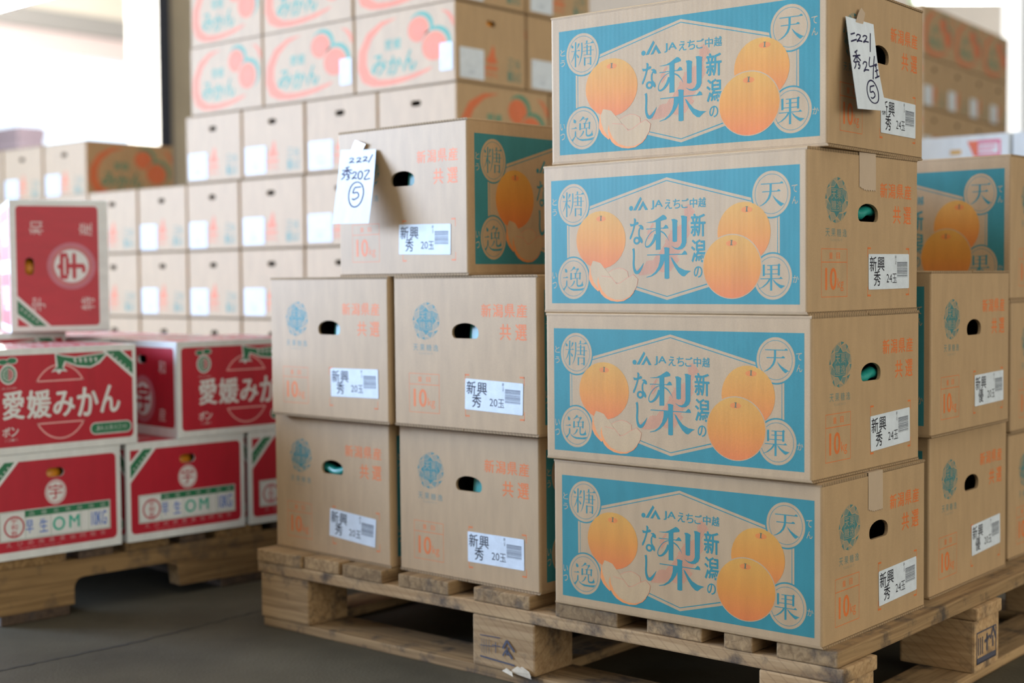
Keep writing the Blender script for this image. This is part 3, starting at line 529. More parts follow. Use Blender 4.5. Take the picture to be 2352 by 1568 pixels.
def pear_at(kind, fbr, yaw, z, label, group, end_front=False, zs=1.0):
    """fbr = the near lower right corner of the side that faces the aisle"""
    src = pear24 if kind == 24 else pear20
    o = src if not src.get('placed') else dup(src, None, ('sticker_label', 'tape_strip', 'packing_sheet')); src['placed'] = 1
    if 'placed' in o and o is not src: del o['placed']
    th = math.radians(yaw); ux = Vector((math.cos(th), math.sin(th), 0)); vy = Vector((-math.sin(th), math.cos(th), 0)); p = Vector((fbr[0], fbr[1], z))
    if end_front: o.location = p - ux * PW / 2 + vy * PL / 2; o.rotation_euler = (0, 0, th - math.pi / 2)
    else: o.location = p - ux * PL / 2 + vy * PW / 2; o.rotation_euler = (0, 0, th)
    o.scale = (1, 1, zs)
    tag(o, label, 'carton', group); return o
GA = 'pear cartons stacked four high with their printed long sides to the aisle'
GB = 'pear cartons stacked with their ends to the aisle'
GC = 'pear cartons further back on the front pallet'
A4 = pear_at(24, (0.4152, 1.8933), -40.2, ZP, 'kraft pear carton standing on the pallet boards at the foot of the four-high stack', GA)
A3 = pear_at(24, (0.4007, 1.8897), -40.95, ZP + H24 + .0008, 'kraft pear carton second from the pallet in the four-high stack, green sheet showing', GA)
A2 = pear_at(24, (0.3951, 1.8921), -41.6, ZP + 2 * H24 + .0008, 'kraft pear carton under the topmost one, torn tape hanging on its end', GA)
A1 = pear_at(24, (0.4262, 1.9105), -38.1, ZP + 3 * H24 + .0016, 'topmost kraft pear carton of the four-high stack, handwritten slip taped to its end', GA)
put_sticker(A4, '秀', '24', 168.5, 29, 1.5); put_sticker(A3, '秀', '24', 167, 27, 2.0); put_sticker(A2, '秀', '24', 168.8, 32.6, 0.4); put_sticker(A1, '秀', '24', 169, 31, 0.0)
put_sheet(A3, SH_LOW); put_sheet(A2, SH_HIGH)
put_tape(A4, H24, 0.134, 0.180, 0.168, M_TAPE2); put_tape(A2, H24, 0.141, 0.190, 0.172, M_TAPE2)
B5 = pear_at(20, (-0.0696, 2.3079), -43.4, ZP + 2 * H20, 'kraft pear carton alone on top of two others, its end with a handwritten slip', GB, True)
B4 = pear_at(20, (0.0405, 2.2153), -41.65, ZP + H20, 'kraft pear carton with its end forward, upper row, beside the four-high stack', GB, True)
B3 = pear_at(20, (-0.2122, 2.4353), -42.5, ZP + H20, 'kraft pear carton with its end forward, upper row, next to the red cartons', GB, True)
B2 = pear_at(20, (0.0418, 2.2408), -42.3, ZP, 'kraft pear carton with its end forward, on the pallet nearest the four-high stack', GB, True)
B1 = pear_at(20, (-0.2151, 2.4669), -43.0, ZP, 'half-shaded kraft pear carton with its end forward, on the pallet nearest the red cartons', GB, True)
put_sticker(B5, '秀', '20', 158, 37, -1.2); put_sticker(B4, '秀', '20', 166.5, 36.5, -1.6); put_sticker(B3, '秀', '20', 172, 42, 0.8); put_sticker(B2, '秀', '20', 165, 35, 0.2); put_sticker(B1, '秀', '20', 158, 39, -3.5)
for b_, m_ in ((B5, SH_PLEAT), (B4, SH_PLEAT), (B3, SH_PLEAT), (B2, SH_PLEAT), (B1, SH_BAND)): put_sheet(b_, m_)
C2 = pear_at(20, (0.6383, 2.155), -39.3, ZP + H20, 'kraft pear carton behind the four-high stack, upper of the two with white end labels', GC)
C1 = pear_at(20, (0.6453, 2.1859), -39.4, ZP, 'kraft pear carton behind the four-high stack, lower of the two with white end labels', GC)
put_sticker(C2, '優', '20', 172, 36, 1.0); put_sticker(C1, '優', '20', 170, 42, 2.0)
D1 = pear_at(24, (0.872, 2.482), -40.6, ZP, 'kraft pear carton at the right picture edge, standing on the pallet', GC)
D2 = pear_at(24, (0.8742, 2.480), -40.9, ZP + H24, 'kraft pear carton at the right picture edge, middle of its stack of three', GC, zs=1.035)
D3 = pear_at(20, (0.8738, 2.484), -41.1, ZP + H24 * 2.035, 'kraft pear carton showing pears on teal, topmost of the right rear stack', GC)
# --- handwritten slips
def slip(name, rows, strokes, tape_pts, tape_n, label):
    """paper slip through a grid of points (rows top to bottom, left to right); strokes in 0..1 across and down"""
    bm = bmesh.new(); lay = bm.verts.layers.float_color.new('ink')
    G = [[Vector(p) for p in r] for r in rows]
    def at(u, v):
        n = len(G) - 1; f = min(max(v, 0), 0.9999) * n; i = int(f); f -= i
        c0, c1 = G[max(i - 1, 0)], G[i]; c2, c3 = G[i + 1], G[min(i + 2, n)]
        L_ = []
        for r in (c0, c1, c2, c3): L_.append(r[0].lerp(r[1], u))
        a, b, c, d = L_; return 0.5 * (2 * b + (c - a) * f + (2 * a - 5 * b + 4 * c - d) * f * f + (3 * b - a - 3 * c + d) * f ** 3)
    nu, nv = 4, 20
    nrm = (at(1, .5) - at(0, .5)).cross(at(.5, 0) - at(.5, 1)).normalized()
    for off, col in ((0.0002, PAPER), (-0.0002, PAPER)):
        P_ = [[bm.verts.new(at(i / nu, j / nv) + nrm * off) for i in range(nu + 1)] for j in range(nv + 1)]
        for r in P_:
            for v in r: v[lay] = (*col, 1)
        for j in range(nv):
            for i in range(nu):
                f = bm.faces.new((P_[j][i], P_[j + 1][i], P_[j + 1][i + 1], P_[j][i + 1])); f.smooth = True
                if off < 0: f.normal_flip()
    ink = (0.012, 0.010, 0.05)
    for st in strokes:
        a = Art().line(st, 0.030, ink, 0, True); V, F, _, _ = a.it[0]
        vv = []
        for x, y in V: b = bm.verts.new(at(x, y / 2.0) + nrm * 0.0005); b[lay] = (*ink, 1); vv.append(b)
        for f in F:
            try: g = bm.faces.new([vv[i] for i in f])
            except ValueError: continue
            g.normal_update()
            if g.normal.dot(nrm) < 0: g.normal_flip()
    ctr = at(.5, .5); me = bm_mesh(bm, name, M_PAPER); me.transform(Matrix.Translation(-ctr)); o = obj('paper_slip', me); o.location = ctr
    tag(o, label, 'paper slip')
    t = bmesh.new(); q = [t.verts.new(Vector(p) - ctr + Vector(tape_n) * 0.0022) for p in tape_pts]; t.faces.new(q); g = obj('tape_strip', bm_mesh(t, 'tape_strip', M_TAPE2), o); return o
def two(x, y, w, h): return [(x, y + h * .25), (x + w * .3, y), (x + w * .75, y + h * .1), (x + w * .55, y + h * .5), (x, y + h), (x + w * .4, y + h * .85), (x + w, y + h * .9)]
def circ(x, y, rx, ry): return [(x + rx * math.cos(a), y + ry * math.sin(a)) for a in [0.6 + 2 * math.pi * k / 12 for k in range(-1, 13)]]
five = lambda x, y, w, h: [[(x + w * .2, y), (x + w, y - .02)], [(x + w * .2, y), (x + w * .05, y + h * .45), (x + w * .6, y + h * .42), (x + w * .8, y + h * .75), (x + w * .3, y + h), (x, y + h * .92)]]
shu = lambda x, y, w, h: [[(x + w * .7, y), (x + w * .3, y + h * .12)], [(x, y + h * .3), (x + w, y + h * .25)], [(x + w * .5, y + h * .1), (x + w * .5, y + h * .55)], [(x + w * .45, y + h * .3), (x, y + h * .6)], [(x + w * .55, y + h * .3), (x + w, y + h * .55)], [(x + w * .3, y + h * .62), (x + w * .25, y + h * .8), (x, y + h)], [(x + w * .1, y + h * .62), (x + w * .75, y + h * .6), (x + w * .6, y + h * .78), (x + w * .8, y + h * .8), (x + w * .65, y + h), (x + w * .5, y + h * .95)]]
st1 = [[(.10, .42), (.26, .38)], [(.08, .55), (.30, .50)], two(.30, .40, .20, .14), two(.54, .40, .2, .14), [(.84, .32), (.76, .72)]] + shu(.08, .70, .28, .36) + [two(.42, .92, .2, .2), [(.72, .82), (.66, 1.02), (.95, .97)], [(.9, .80), (.72, 1.28)], [(.86, 1.02), (1.0 - .04, .99)], [(.84, 1.13), (.97, 1.1)], [(.91, 1.0), (.9, 1.24)], [(.80, 1.26), (.98, 1.22)]] + five(.52, 1.42, .2, .24) + [circ(.62, 1.54, .2, .24)]
st2 = [two(.28, .34, .15, .14), two(.48, .33, .15, .14), two(.66, .30, .14, .14), [(.92, .22), (.82, .48)]] + shu(.10, .58, .28, .34) + [two(.40, .72, .14, .18), circ(.62, .80, .06, .10), [(.72, .70), (.86, .68), (.74, .90), (.9, .88)]] + five(.46, 1.12, .22, .26) + [circ(.56, 1.26, .2, .28)]
n1 = (math.cos(math.radians(-38.1)), math.sin(math.radians(-38.1)), 0)
slip('slip', [[(0.4567, 1.9431, 1.0024), (0.5128, 2.0146, 1.0035)], [(0.4600, 1.9217, 0.932), (0.5149, 1.9979, 0.9438)], [(0.4661, 1.9129, 0.8739), (0.5307, 2.0115, 0.8817)]], st1,
     [(0.4857, 1.9816, 1.0206), (0.4936, 1.9918, 1.0146), (0.4901, 1.9873, 1.0012), (0.4831, 1.9784, 0.9884), (0.4744, 1.9672, 0.999), (0.4796, 1.9738, 1.012)], n1, 'curling white slip hanging on the end of the topmost pear carton of the tall stack')
n2 = (math.sin(math.radians(-43.4)), -math.cos(math.radians(-43.4)), 0)
slip('slip', [[(-0.2988, 2.5188, 0.8806), (-0.2312, 2.4549, 0.8754)], [(-0.3022, 2.4863, 0.8207), (-0.2329, 2.4208, 0.8156)], [(-0.3093, 2.4655, 0.7487), (-0.2398, 2.3998, 0.7465)]], st2,
     [(-0.2692, 2.4922, 0.895), (-0.2491, 2.4732, 0.8862), (-0.2577, 2.4813, 0.8728), (-0.2723, 2.4951, 0.8605), (-0.2798, 2.5022, 0.871), (-0.2744, 2.4971, 0.8857)], n2, 'bluish white slip hanging on the lone pear carton left of the tall stack')
# ------------------------------------------------------------------ front pallet (nine blocks, boards run away from the aisle)
def board(name, parent, cx, cy, cz, l, w, t, along, mat, bev=0.0025):
    bm = bmesh.new(); add_box(bm, -l / 2, l / 2, -w / 2, w / 2, -t / 2, t / 2, bev)
    o = obj(name, bm_mesh(bm, name, mat), parent); o.location = (cx, cy, cz)
    if along == 'y': o.rotation_euler = (0, 0, math.pi / 2)
    return o
def make_pallet():
    """origin on the floor under the front right corner; X runs to the right, Y away from the aisle"""
    r = empty('wooden_pallet'); D = 1.0; Wd = 1.21
    for a, b in ((0.002, .096), (.133, .18), (.219, .316), (.366, .486), (.541, .661), (.716, .834), (.872, .972), (.985, 1.078), (1.083, 1.208)):
        board('deck_board', r, -(a + b) / 2, D / 2 + random.uniform(-.004, .004), 0.1345, D, b - a, 0.0225, 'y', M_WOOD)
    for y in (0.05, D / 2, D - 0.05): board('stringer_board', r, -Wd / 2 + .003, y, 0.1125, Wd + .006, 0.10, 0.0205, 'x', M_WOODS)
    for y in (0.05, D / 2, D - 0.05):
        for x, w in ((-.062, .127), (-.598, .133), (-1.136, .134)):
            board('block', r, x, y, 0.0595, w, 0.098 if y != D / 2 else 0.10, 0.0845, 'x', M_WOODS if x > -1 else M_WOOD, 0.004)
    for y in (0.05, D - 0.05): board('base_board', r, -Wd / 2, y + (0.004 if y < .1 else 0), 0.0085, Wd - .02, 0.10, 0.017, 'x', M_WOOD)
    for x in (-.05, -.598, -1.16): board('base_board', r, x, D / 2, 0.0085, D - 0.204, 0.09, 0.017, 'y', M_WOOD)
    return r
pal = make_pallet(); pal.location = (0.4361, 1.8834, 0); pal.rotation_euler = (0, 0, math.radians(-40.4))
tag(pal, 'weathered wooden block pallet under the pear cartons', 'pallet', 'wooden pallets')
plain_pal = dup(pal)          # the front pallet alone carries stencilled block marks
def mark_block(parent, loc, rz, s, art):
    o = obj('stencil_mark', flatmesh('stencil_mark', art, M_PAPER), parent); o.location = loc
    o.rotation_euler = (math.pi / 2, 0, rz); return o
INK = (0.075, 0.075, 0.10)
sa = Art(); sa.line([(8, 47), (52, 48)], 1.6, INK, 0); sa.line([(8, 12), (82, 8)], 2.8, INK, 0)
for x in (12, 17, 22, 28): sa.line([(x, 18), (x, 42)], 1.0, (0.16, 0.14, 0.12), 0)
sa.line([(8, 30), (38, 32)], 1.2, INK, 0); sa.line([(42, 22), (42, 40)], 1.6, INK, 0); sa.line([(34, 34), (52, 34)], 1.6, INK, 0)
sa.line([(66, 46), (57, 32)], 4, INK, 0); sa.line([(66, 46), (82, 30)], 4, INK, 0); sa.line([(66, 36), (66, 22)], 4, INK, 0); sa.line([(66, 30), (78, 18)], 4, INK, 0); sa.line([(64, 30), (57, 20)], 3, INK, 0)
mk = mark_block(pal, (-.655, -0.0003, 0.022), 0, 1, sa)
sb = Art(); sb.frame(4, 8, 84, 60, 2.5, INK, 0); sb.rect(4, 8, 84, 18, INK, 0)
for x in (12, 20, 28): sb.line([(x, 22), (x, 50)], 3, INK, 0)
sb.line([(36, 40), (58, 46)], 5, INK, 0); sb.line([(46, 24), (46, 52)], 5, INK, 0); sb.line([(72, 58), (60, 40)], 5, INK, 0); sb.line([(72, 58), (82, 38)], 5, INK, 0); sb.line([(70, 44), (70, 26)], 5, INK, 0)
mk2 = mark_block(pal, (0.0018, 0.453, 0.022), math.pi / 2, 1, sb)

bm = bmesh.new()                                   # split splinter at the foot of the middle block
for k, (x, z, w, h) in enumerate(((-.585, .018, .05, .013), (-.57, .022, .036, .010), (-.60, .017, .03, .007))):
    v = [bm.verts.new(c) for c in ((x, -.0005, z), (x + w, -.004 - .002 * k, z - .003), (x + w - .004, -.006, z + h * .5), (x + w * .4, -.003, z + h), (x + w * .5, .001, z + h * .4))]
    for f in ((0, 1, 2), (0, 2, 3), (0, 3, 4), (1, 4, 2), (2, 4, 3), (0, 4, 1)): bm.faces.new([v[i] for i in f])
obj('splinter', bm_mesh(bm, 'splinter', plain('fresh_split_wood', (0.62, 0.52, 0.38), 0.8, 0.2, noise=0.25, nscale=120)), pal)['label'] = 'pale split wood splinter'
# ------------------------------------------------------------------ red and white mandarin cartons
RL, RW, RH = 0.333, 0.28, 0.20
def tint(c, k): return tuple(c[i] * k + WHITE[i] * (1 - k) for i in range(3))
def red_ribbon(a, pts, layer, txt_at, ang):
    a.poly(pts, WHITE, layer)
def red_long():
    a = Art(); Wt = WHITE
    a.rrect(10, 14, 323, 188, 9, RED, 0)
    a.poly([(258, 189), (323, 133), (323, 189)], Wt, 1); a.poly([(266, 188.5), (296, 188.5), (324, 164.5), (324, 140)], GREEN, 2); a.poly([(302, 188), (323, 188), (323, 170)], RED, 2)
    for k in range(5): x = 280 + 8.5 * k; y = 181 - 7.3 * k; a.ell(x, y, 2.6, 2.6, tint(GREEN, 0.35), 3, 10)
    for r0, col, l in ((1.0, WHITE, 2), (0.84, GREEN, 3)):       # round fruit badge with two leaves
        a.ell(64, 152, 17 * r0, 19 * r0, col, l); a.ell(54, 176, 10 * r0, 6 * r0, col, l); a.ell(72, 178, 11 * r0, 6.5 * r0, col, l)
    a.ell(64, 152, 11, 12.5, WHITE, 4)
    for k in range(12):
        c = RED if k < 6 else GREEN; t0 = math.radians(-90 + 30 * k + 4); t1 = math.radians(-90 + 30 * k + 26)
        a.poly([(64, 152), (64 + 10 * math.cos(t0), 152 + 11.5 * math.sin(t0)), (64 + 10 * math.cos(t1), 152 + 11.5 * math.sin(t1))], c, 5)
    a.row('mandarin'[:0] or 'えひめ', 50, 124, 80, 128, tint(RED, 0.4), 1, -0.01)
    PK = (0.80, 0.42, 0.40)
    a.ring(168, 95, 59, 73, 2.6, PK, 1, 40, 34, 146); a.line([(119, 135.8), (217, 135.8)], 2.6, PK, 1)       # outline of a fruit, upper and lower cap
    a.ring(168, 95, 59, 73, 2.6, PK, 1, 40, 214, 326); a.line([(119, 54.2), (217, 54.2)], 2.6, PK, 1)
    a.poly([(158, 189), (176, 184), (200, 180), (274, 187), (252, 165), (232, 157), (205, 160), (180, 170), (176, 160), (184, 152), (172, 154), (166, 148), (160, 154), (150, 152), (160, 162)], Wt, 2)
    a.poly([(161, 186), (176, 181.5), (200, 178), (266, 184), (248, 167), (232, 160), (205, 163), (178, 173), (173, 161), (178, 155.5), (166, 158), (156, 155.5), (164, 163)], GREEN, 3)
    for k in range(5): a.poly([(196 + 11 * k, 177), (202 + 11 * k, 177.5), (203 + 11 * k, 169), (199 + 11 * k, 168)], tint(GREEN, 0.25), 4)
    a.text('愛', 51, 66, 95, 121, Wt, 4, 0.035); a.text('媛', 99, 65, 149, 120, Wt, 4, 0.035); a.text('み', 152, 65, 198, 115, Wt, 4, 0.035); a.text('か', 202, 62, 248, 120, Wt, 4, 0.035); a.text('ん', 251, 66, 295, 122, Wt, 4, 0.035)
    a.row('ポン', 50, 34, 82, 52, Wt, 2, 0.02); a.row('ジュース', 54, 25, 80, 30, tint(RED, 0.5), 2)
    a.rrect(229, 24, 319, 48, 11.5, Wt, 1); a.rrect(231, 26, 317, 46, 9.5, GREEN, 2); a.row('JA全農えひめ', 239, 31.5, 309, 41, tint(GREEN, 0.4), 3)
    return a
def red_plain_end():
    a = Art(); Wt = WHITE; DW = tint(RED, 0.35)
    a.panel(13, 20, 267, 187, 8, RED, 0, slot_hole(121, 158, 152, 170))
    a.poly([(13, 120), (13, 187), (78, 187)], Wt, 1); a.poly([(13, 129), (13, 154), (40, 187.3), (69, 187.3)], GREEN, 2); a.poly([(13, 163), (13, 187), (32, 187)], RED, 2)
    for k in range(5): a.ell(23 + 6.5 * k, 148 + 7.6 * k, 2.4, 2.4, tint(GREEN, 0.4), 3, 10)
    for ch, x, y in (('宇', 59, 145), ('和', 220, 146), ('特', 60, 44), ('産', 218, 46)): a.text(ch, x - 14, y - 14, x + 14, y + 14, DW, 1, 0.01)
    a.ell(140, 76, 50, 50, (0.50, 0.14, 0.19), 1); a.ring(140, 76, 40, 40, 1.5, (0.62, 0.2, 0.1), 2); a.ell(140, 76, 35, 35, Wt, 3)
    a.text('宇', 112, 47, 168, 106, RED, 4, 0.05)
    return a
def red_label_end():
    a = Art(); Wt = WHITE; BL = (0.03, 0.14, 0.55); GN = (0.02, 0.42, 0.30)
    a.panel(8, 15, 268, 186, 10, RED, 0, slot_hole(121, 158, 150, 168))
    a.poly([(8, 120), (8, 186), (66, 186)], Wt, 1); a.poly([(8, 129), (8, 155), (38, 186.4), (58, 186.4)], GREEN, 2); a.poly([(8, 163), (8, 186), (30, 186)], RED, 2)
    for k in range(5): a.ell(17 + 7 * k, 148 + 7 * k, 2.4, 2.4, tint(GREEN, 0.4), 3, 10)
    a.ell(139.5, 121, 22, 24, Wt, 1); a.ring(139.5, 121, 20.5, 22.5, 1.0, RED, 2); a.ring(139.5, 121, 18, 20, 0.8, RED, 2); a.text('宇', 126, 107, 153, 136, RED, 2, 0.012)
    a.rect(25, 35.5, 254, 93, Wt, 1); a.frame(26.5, 37, 252.5, 91.5, 0.9, GREEN, 2); a.rect(76, 78.5, 251, 91, GREEN, 3)
    a.row('品種名等級階級', 84, 80.5, 244, 89, tint(GREEN, 0.45), 4, 0, 1.2)
    for x in (76, 128, 190, 207): a.rect(x, 37, x + 0.8, 79, tint(GREEN, 0.7), 2)
    a.ring(54.5, 62.5, 20.5, 21, 3.2, RED, 2, 36)
    for k, ch in enumerate('宇和島'): a.text(ch, 48, 69 - 12 * k, 61, 79.5 - 12 * k, RED, 2, 0.01)
    a.text('早', 77.5, 47, 93, 72.5, BL, 2, 0.015); a.text('生', 105, 46, 122, 72.5, BL, 2, 0.015)
    a.text('O', 132, 45, 158, 72.2, GN, 2, 0.03); a.text('M', 166, 47, 188, 72.2, GN, 2, 0.03)
    a.text('10KG', 213, 45, 246, 73, BL, 2, 0.01)
    a.row('えひめ南農業協同組合', 38, 25, 243, 34, tint(RED, 0.62), 1, 0.0, 0.9); a.row('愛媛県宇和島市', 62, 18.5, 150, 21.5, tint(RED, 0.75), 1)
    return a
def red_lid():
    a = Art(); a.rrect(10, 14, 323, 126, 6, RED, 0); a.rrect(10, 154, 323, 266, 6, RED, 0)
    for y in (40, 180): a.row('愛媛みかん', 60, y, 280, y + 56, WHITE, 1, 0.03, 0.1)
    return a
red_me = carton_mesh('red_carton', RL, RW, RH, {'ny': red_long(), 'py': red_long(), 'nx': red_plain_end(), 'px': red_label_end(), 'pz': red_lid()},
    {'nx': slot_hole(121, 158, 152, 170), 'px': slot_hole(121, 158, 150, 168)}, WHITE, (M_GLOSS, M_GLOSS, M_DARK), inset=0.0)
RO = Vector((-0.785, 2.838, 0)); RA = math.radians(44); RS = Vector((math.cos(RA), math.sin(RA), 0)); RN = Vector((-math.sin(RA), math.cos(RA), 0))
ZR = 0.1255
def red_at(s0, n0, z, long_front, label, group='red and white mandarin cartons on the left pallet', zs=1.0, ry=0.0):
    o = obj('red_mandarin_carton', red_me)
    a, b = (RL, RW) if long_front else (RW, RL)
    p = RO + RS * (s0 + a / 2) + RN * (n0 + b / 2); o.location = (p.x, p.y, z); o.rotation_euler = (0, 0, RA + ry - (0 if long_front else math.pi / 2)); o.scale = (1, 1, zs)
    return tag(o, label, 'carton', group)
red_at(-0.283, 0, ZR, False, 'stamped red and white carton end, bottom row, cut by the left picture edge')
red_at(0.009, 0, ZR, False, 'stamped red and white carton end, bottom row, fully in view')
red_at(0.300, 0, ZR, False, 'red and white carton in the bottom row, mostly hidden by the kraft pear cartons')
red_at(-0.297, 0.0, ZR + RH + .001, True, 'red carton with big white lettering, upper row, nearest the left picture edge')
red_at(0.128, 0.0, ZR + RH + .001, True, 'red carton with big white lettering, upper row, half behind the kraft pear cartons')
HID = 'red and white carton behind the front row of the left pallet, only its lid showing'
for n0 in (0.345, 0.69):
    for s0 in (-0.283, 0.009, 0.300): red_at(s0, n0, ZR, False, 'red and white carton hidden low in the middle of the left pallet', 'hidden red cartons', 1.0)
for n0 in (0.30, 0.59):
    for s0 in (-0.297, 0.045): red_at(s0, n0, ZR + RH + .001, True, HID, 'red cartons of which only the lid shows', 1.1 if n0 == 0.30 and s0 < 0 else 1.0)
# the one lying on its side on top
u = red_at(0, 0, 0, True, 'red and white carton lying on its side on top of the red cartons', 'red and white mandarin cartons on the left pallet')
X = Vector((-.39, .921, 0)).normalized(); Zv = Vector((-.921, -.39, 0)).normalized(); Yv = Zv.cross(X)
fbr = Vector((-0.868, 3.06, ZR + RH * 2.1 + .0015)); og = fbr + X * (RL / 2) + Vector((0, 0, RW / 2))
u.matrix_world = Matrix(((X.x, Yv.x, Zv.x, og.x), (X.y, Yv.y, Zv.y, og.y), (X.z, Yv.z, Zv.z, og.z), (0, 0, 0, 1)))
def fruit(loc, label):
    bm = bmesh.new(); bmesh.ops.create_uvsphere(bm, u_segments=20, v_segments=12, radius=0.030)
    for v in bm.verts: v.co.z *= 0.84
    for f in bm.faces: f.smooth = True
    o = obj('mandarin', bm_mesh(bm, 'mandarin', M_ORANGE)); o.location = loc; return tag(o, label, 'mandarin', 'mandarins seen through hand holes')
bpy.context.view_layer.update()
fruit(u.matrix_world @ Vector((-RL / 2 + 0.042, 0.006, 0.158)), 'orange mandarin inside the hand hole of the carton lying on its side')
def red_fruit(s0, label):
    p = RO + RS * (s0 + RW / 2) + RN * 0.042; fruit((p.x, p.y, ZR + 0.152), label)
red_fruit(-0.283, 'orange mandarin inside the hand hole of the leftmost stamped red carton'); red_fruit(0.009, 'orange mandarin inside the hand hole of the fully seen stamped red carton')
# pallet of the red cartons: notched stringers
def make_stringer_pallet():
    r = empty('wooden_pallet'); Ls, D = 1.0, 0.95
    x = 0.0; ws = (.14, .075, .10, .06, .115, .075, .14, .06, .10, .075, .11)
    for w in ws:
        if x + w > Ls: break
        board('deck_board', r, x + w / 2, D / 2, ZR - .0095, D, w, 0.018, 'y', M_WOODR if w > .09 else M_WOODD); x += w + 0.026
    def profile():
        z0, z1, n = 0.020, ZR - 0.0185, 0.052
        pts = [(0, z0), (.155, z0)]
        for k in range(5): a = math.pi / 2 * k / 4; pts.append((.175 + .0 - .02 * math.cos(a) + .02 * 0, z0 + n - .02 + .02 * math.sin(a)))
        pts += [(.36, z0 + n), (.385, z0 + n - .01), (.39, z0), (.73, z0), (.735, z0 + n - .01), (.76, z0 + n), (.945, z0 + n), (.965, z0 + n - .02), (.965, z0), (Ls, z0), (Ls, z1), (0, z1)]
        return pts
    for y in (0.0, D / 2 - .02, D - .04):
        bm = bmesh.new(); pts = profile(); n = len(pts)
        a = [bm.verts.new((px - Ls / 2, -.02, pz)) for px, pz in pts]; b = [bm.verts.new((px - Ls / 2, .02, pz)) for px, pz in pts]
        tri = tessellate_polygon([[Vector((p[0], p[1], 0)) for p in pts]])
        for t in tri:
            bm.faces.new([a[i] for i in t]); bm.faces.new([b[i] for i in t][::-1])
        for i in range(n): bm.faces.new((a[i], a[(i + 1) % n], b[(i + 1) % n], b[i]))
        bmesh.ops.recalc_face_normals(bm, faces=bm.faces)
        o = obj('stringer', bm_mesh(bm, 'stringer', M_WOODR), r); o.location = (Ls / 2, y + .02, 0)
    for xx in (0.075, 0.56, 0.92): board('base_board', r, xx, D / 2, 0.010, D, 0.14, 0.0195, 'y', M_WOODD)
    return r
rp = make_stringer_pallet(); p0 = RO + RS * -0.262 + RN * 0.004; rp.location = (p0.x, p0.y, 0); rp.rotation_euler = (0, 0, RA)
tag(rp, 'notched wooden stringer pallet under the red and white cartons', 'pallet', 'wooden pallets')
# ------------------------------------------------------------------ mandarin cartons of the background stacks
ML, MW, MH = 0.350, 0.260, 0.1925
MR = (0.60, 0.155, 0.06); MG = (0.06, 0.24, 0.16); MGD = (0.10, 0.20, 0.15)
def man_long():
    a = Art()
    sw = [(155, 176), (97, 172), (45, 148), (14, 104), (10, 60), (26, 26), (62, 12), (110, 9), (160, 12), (212, 20), (258, 32), (275, 42), (240, 36), (190, 28), (130, 24), (84, 27), (56, 42), (42, 68), (44, 100), (62, 132), (100, 160)]
    a.poly(sw, MR, 0); a.poly([(300, 176), (328, 170), (344, 152), (346, 128), (338, 138), (330, 152), (318, 166)], MR, 0)
    for cx, cy, r in ((226, 137, 43), (279, 91, 49)):
        a.ell(cx + 8, cy + 6, r, r * .86, MG, 1 if cx < 250 else 3); a.ell(cx, cy, r * .93, r * .80, KR, 2 if cx < 250 else 4); a.ell(cx, cy, r * .84, r * .72, MR, 3 if cx < 250 else 5)
        for k in range(9): t = 2 * math.pi * k / 9; a.line([(cx + r * .12 * math.cos(t), cy + r * .1 * math.sin(t)), (cx + r * .62 * math.cos(t), cy + r * .53 * math.sin(t))], 1.2, (0.70, 0.20, 0.12), 6)
    a.row('愛媛', 108, 98, 166, 125, MG, 1, 0.02, 0.1)
    a.text('み', 58, 38, 112, 90, MG, 7, 0.03, slant=0.1); a.text('か', 114, 36, 166, 82, MG, 7, 0.03, slant=0.1); a.text('ん', 170, 40, 218, 92, MG, 7, 0.03, slant=0.1)
    return a
def man_end():
    a = Art()
    a.poly([(134, 100), (140, 92), (142, 74), (152, 56), (120, 52), (108, 60), (120, 72), (128, 86)], MR, 0); a.rect(106, 38, 152, 47, MR, 0); a.row('みかん', 104, 20, 152, 34, MR, 0, 0.03, 0.05)
    a.row('正味', 190, 48, 240, 74, MGD, 0, -0.01, 0.15); a.row('10kg', 190, 16, 240, 42, MGD, 0, -0.01, 0.05)
    return a
sl = slot_hole(111, 145, 144, 158)
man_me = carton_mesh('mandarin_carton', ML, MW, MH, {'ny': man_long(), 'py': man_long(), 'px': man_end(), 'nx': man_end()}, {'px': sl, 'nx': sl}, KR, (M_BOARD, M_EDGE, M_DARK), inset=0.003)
stick = Art(); stick.row('みかん', 26, 24, 60, 34, (0.45, 0.5, 0.55), 0); stick.rect(30, 12, 56, 20, (0.5, 0.55, 0.6), 0)
man_stick = flatmesh('white_sticker', stick, M_PAPER, 0.0003, rr(0, 0, 88, 74, 2))
tall_stick = flatmesh('white_sticker', Art(), M_PAPER, 0.0003, rr(0, 0, 41, 66, 2))
M_PX = Matrix(((0, 0, 1, ML / 2), (1, 0, 0, -MW / 2), (0, 1, 0, 0), (0, 0, 0, 1)))
M_NY = Matrix(((1, 0, 0, -ML / 2), (0, 0, -1, -MW / 2), (0, 1, 0, 0), (0, 0, 0, 1)))
proto_man = []
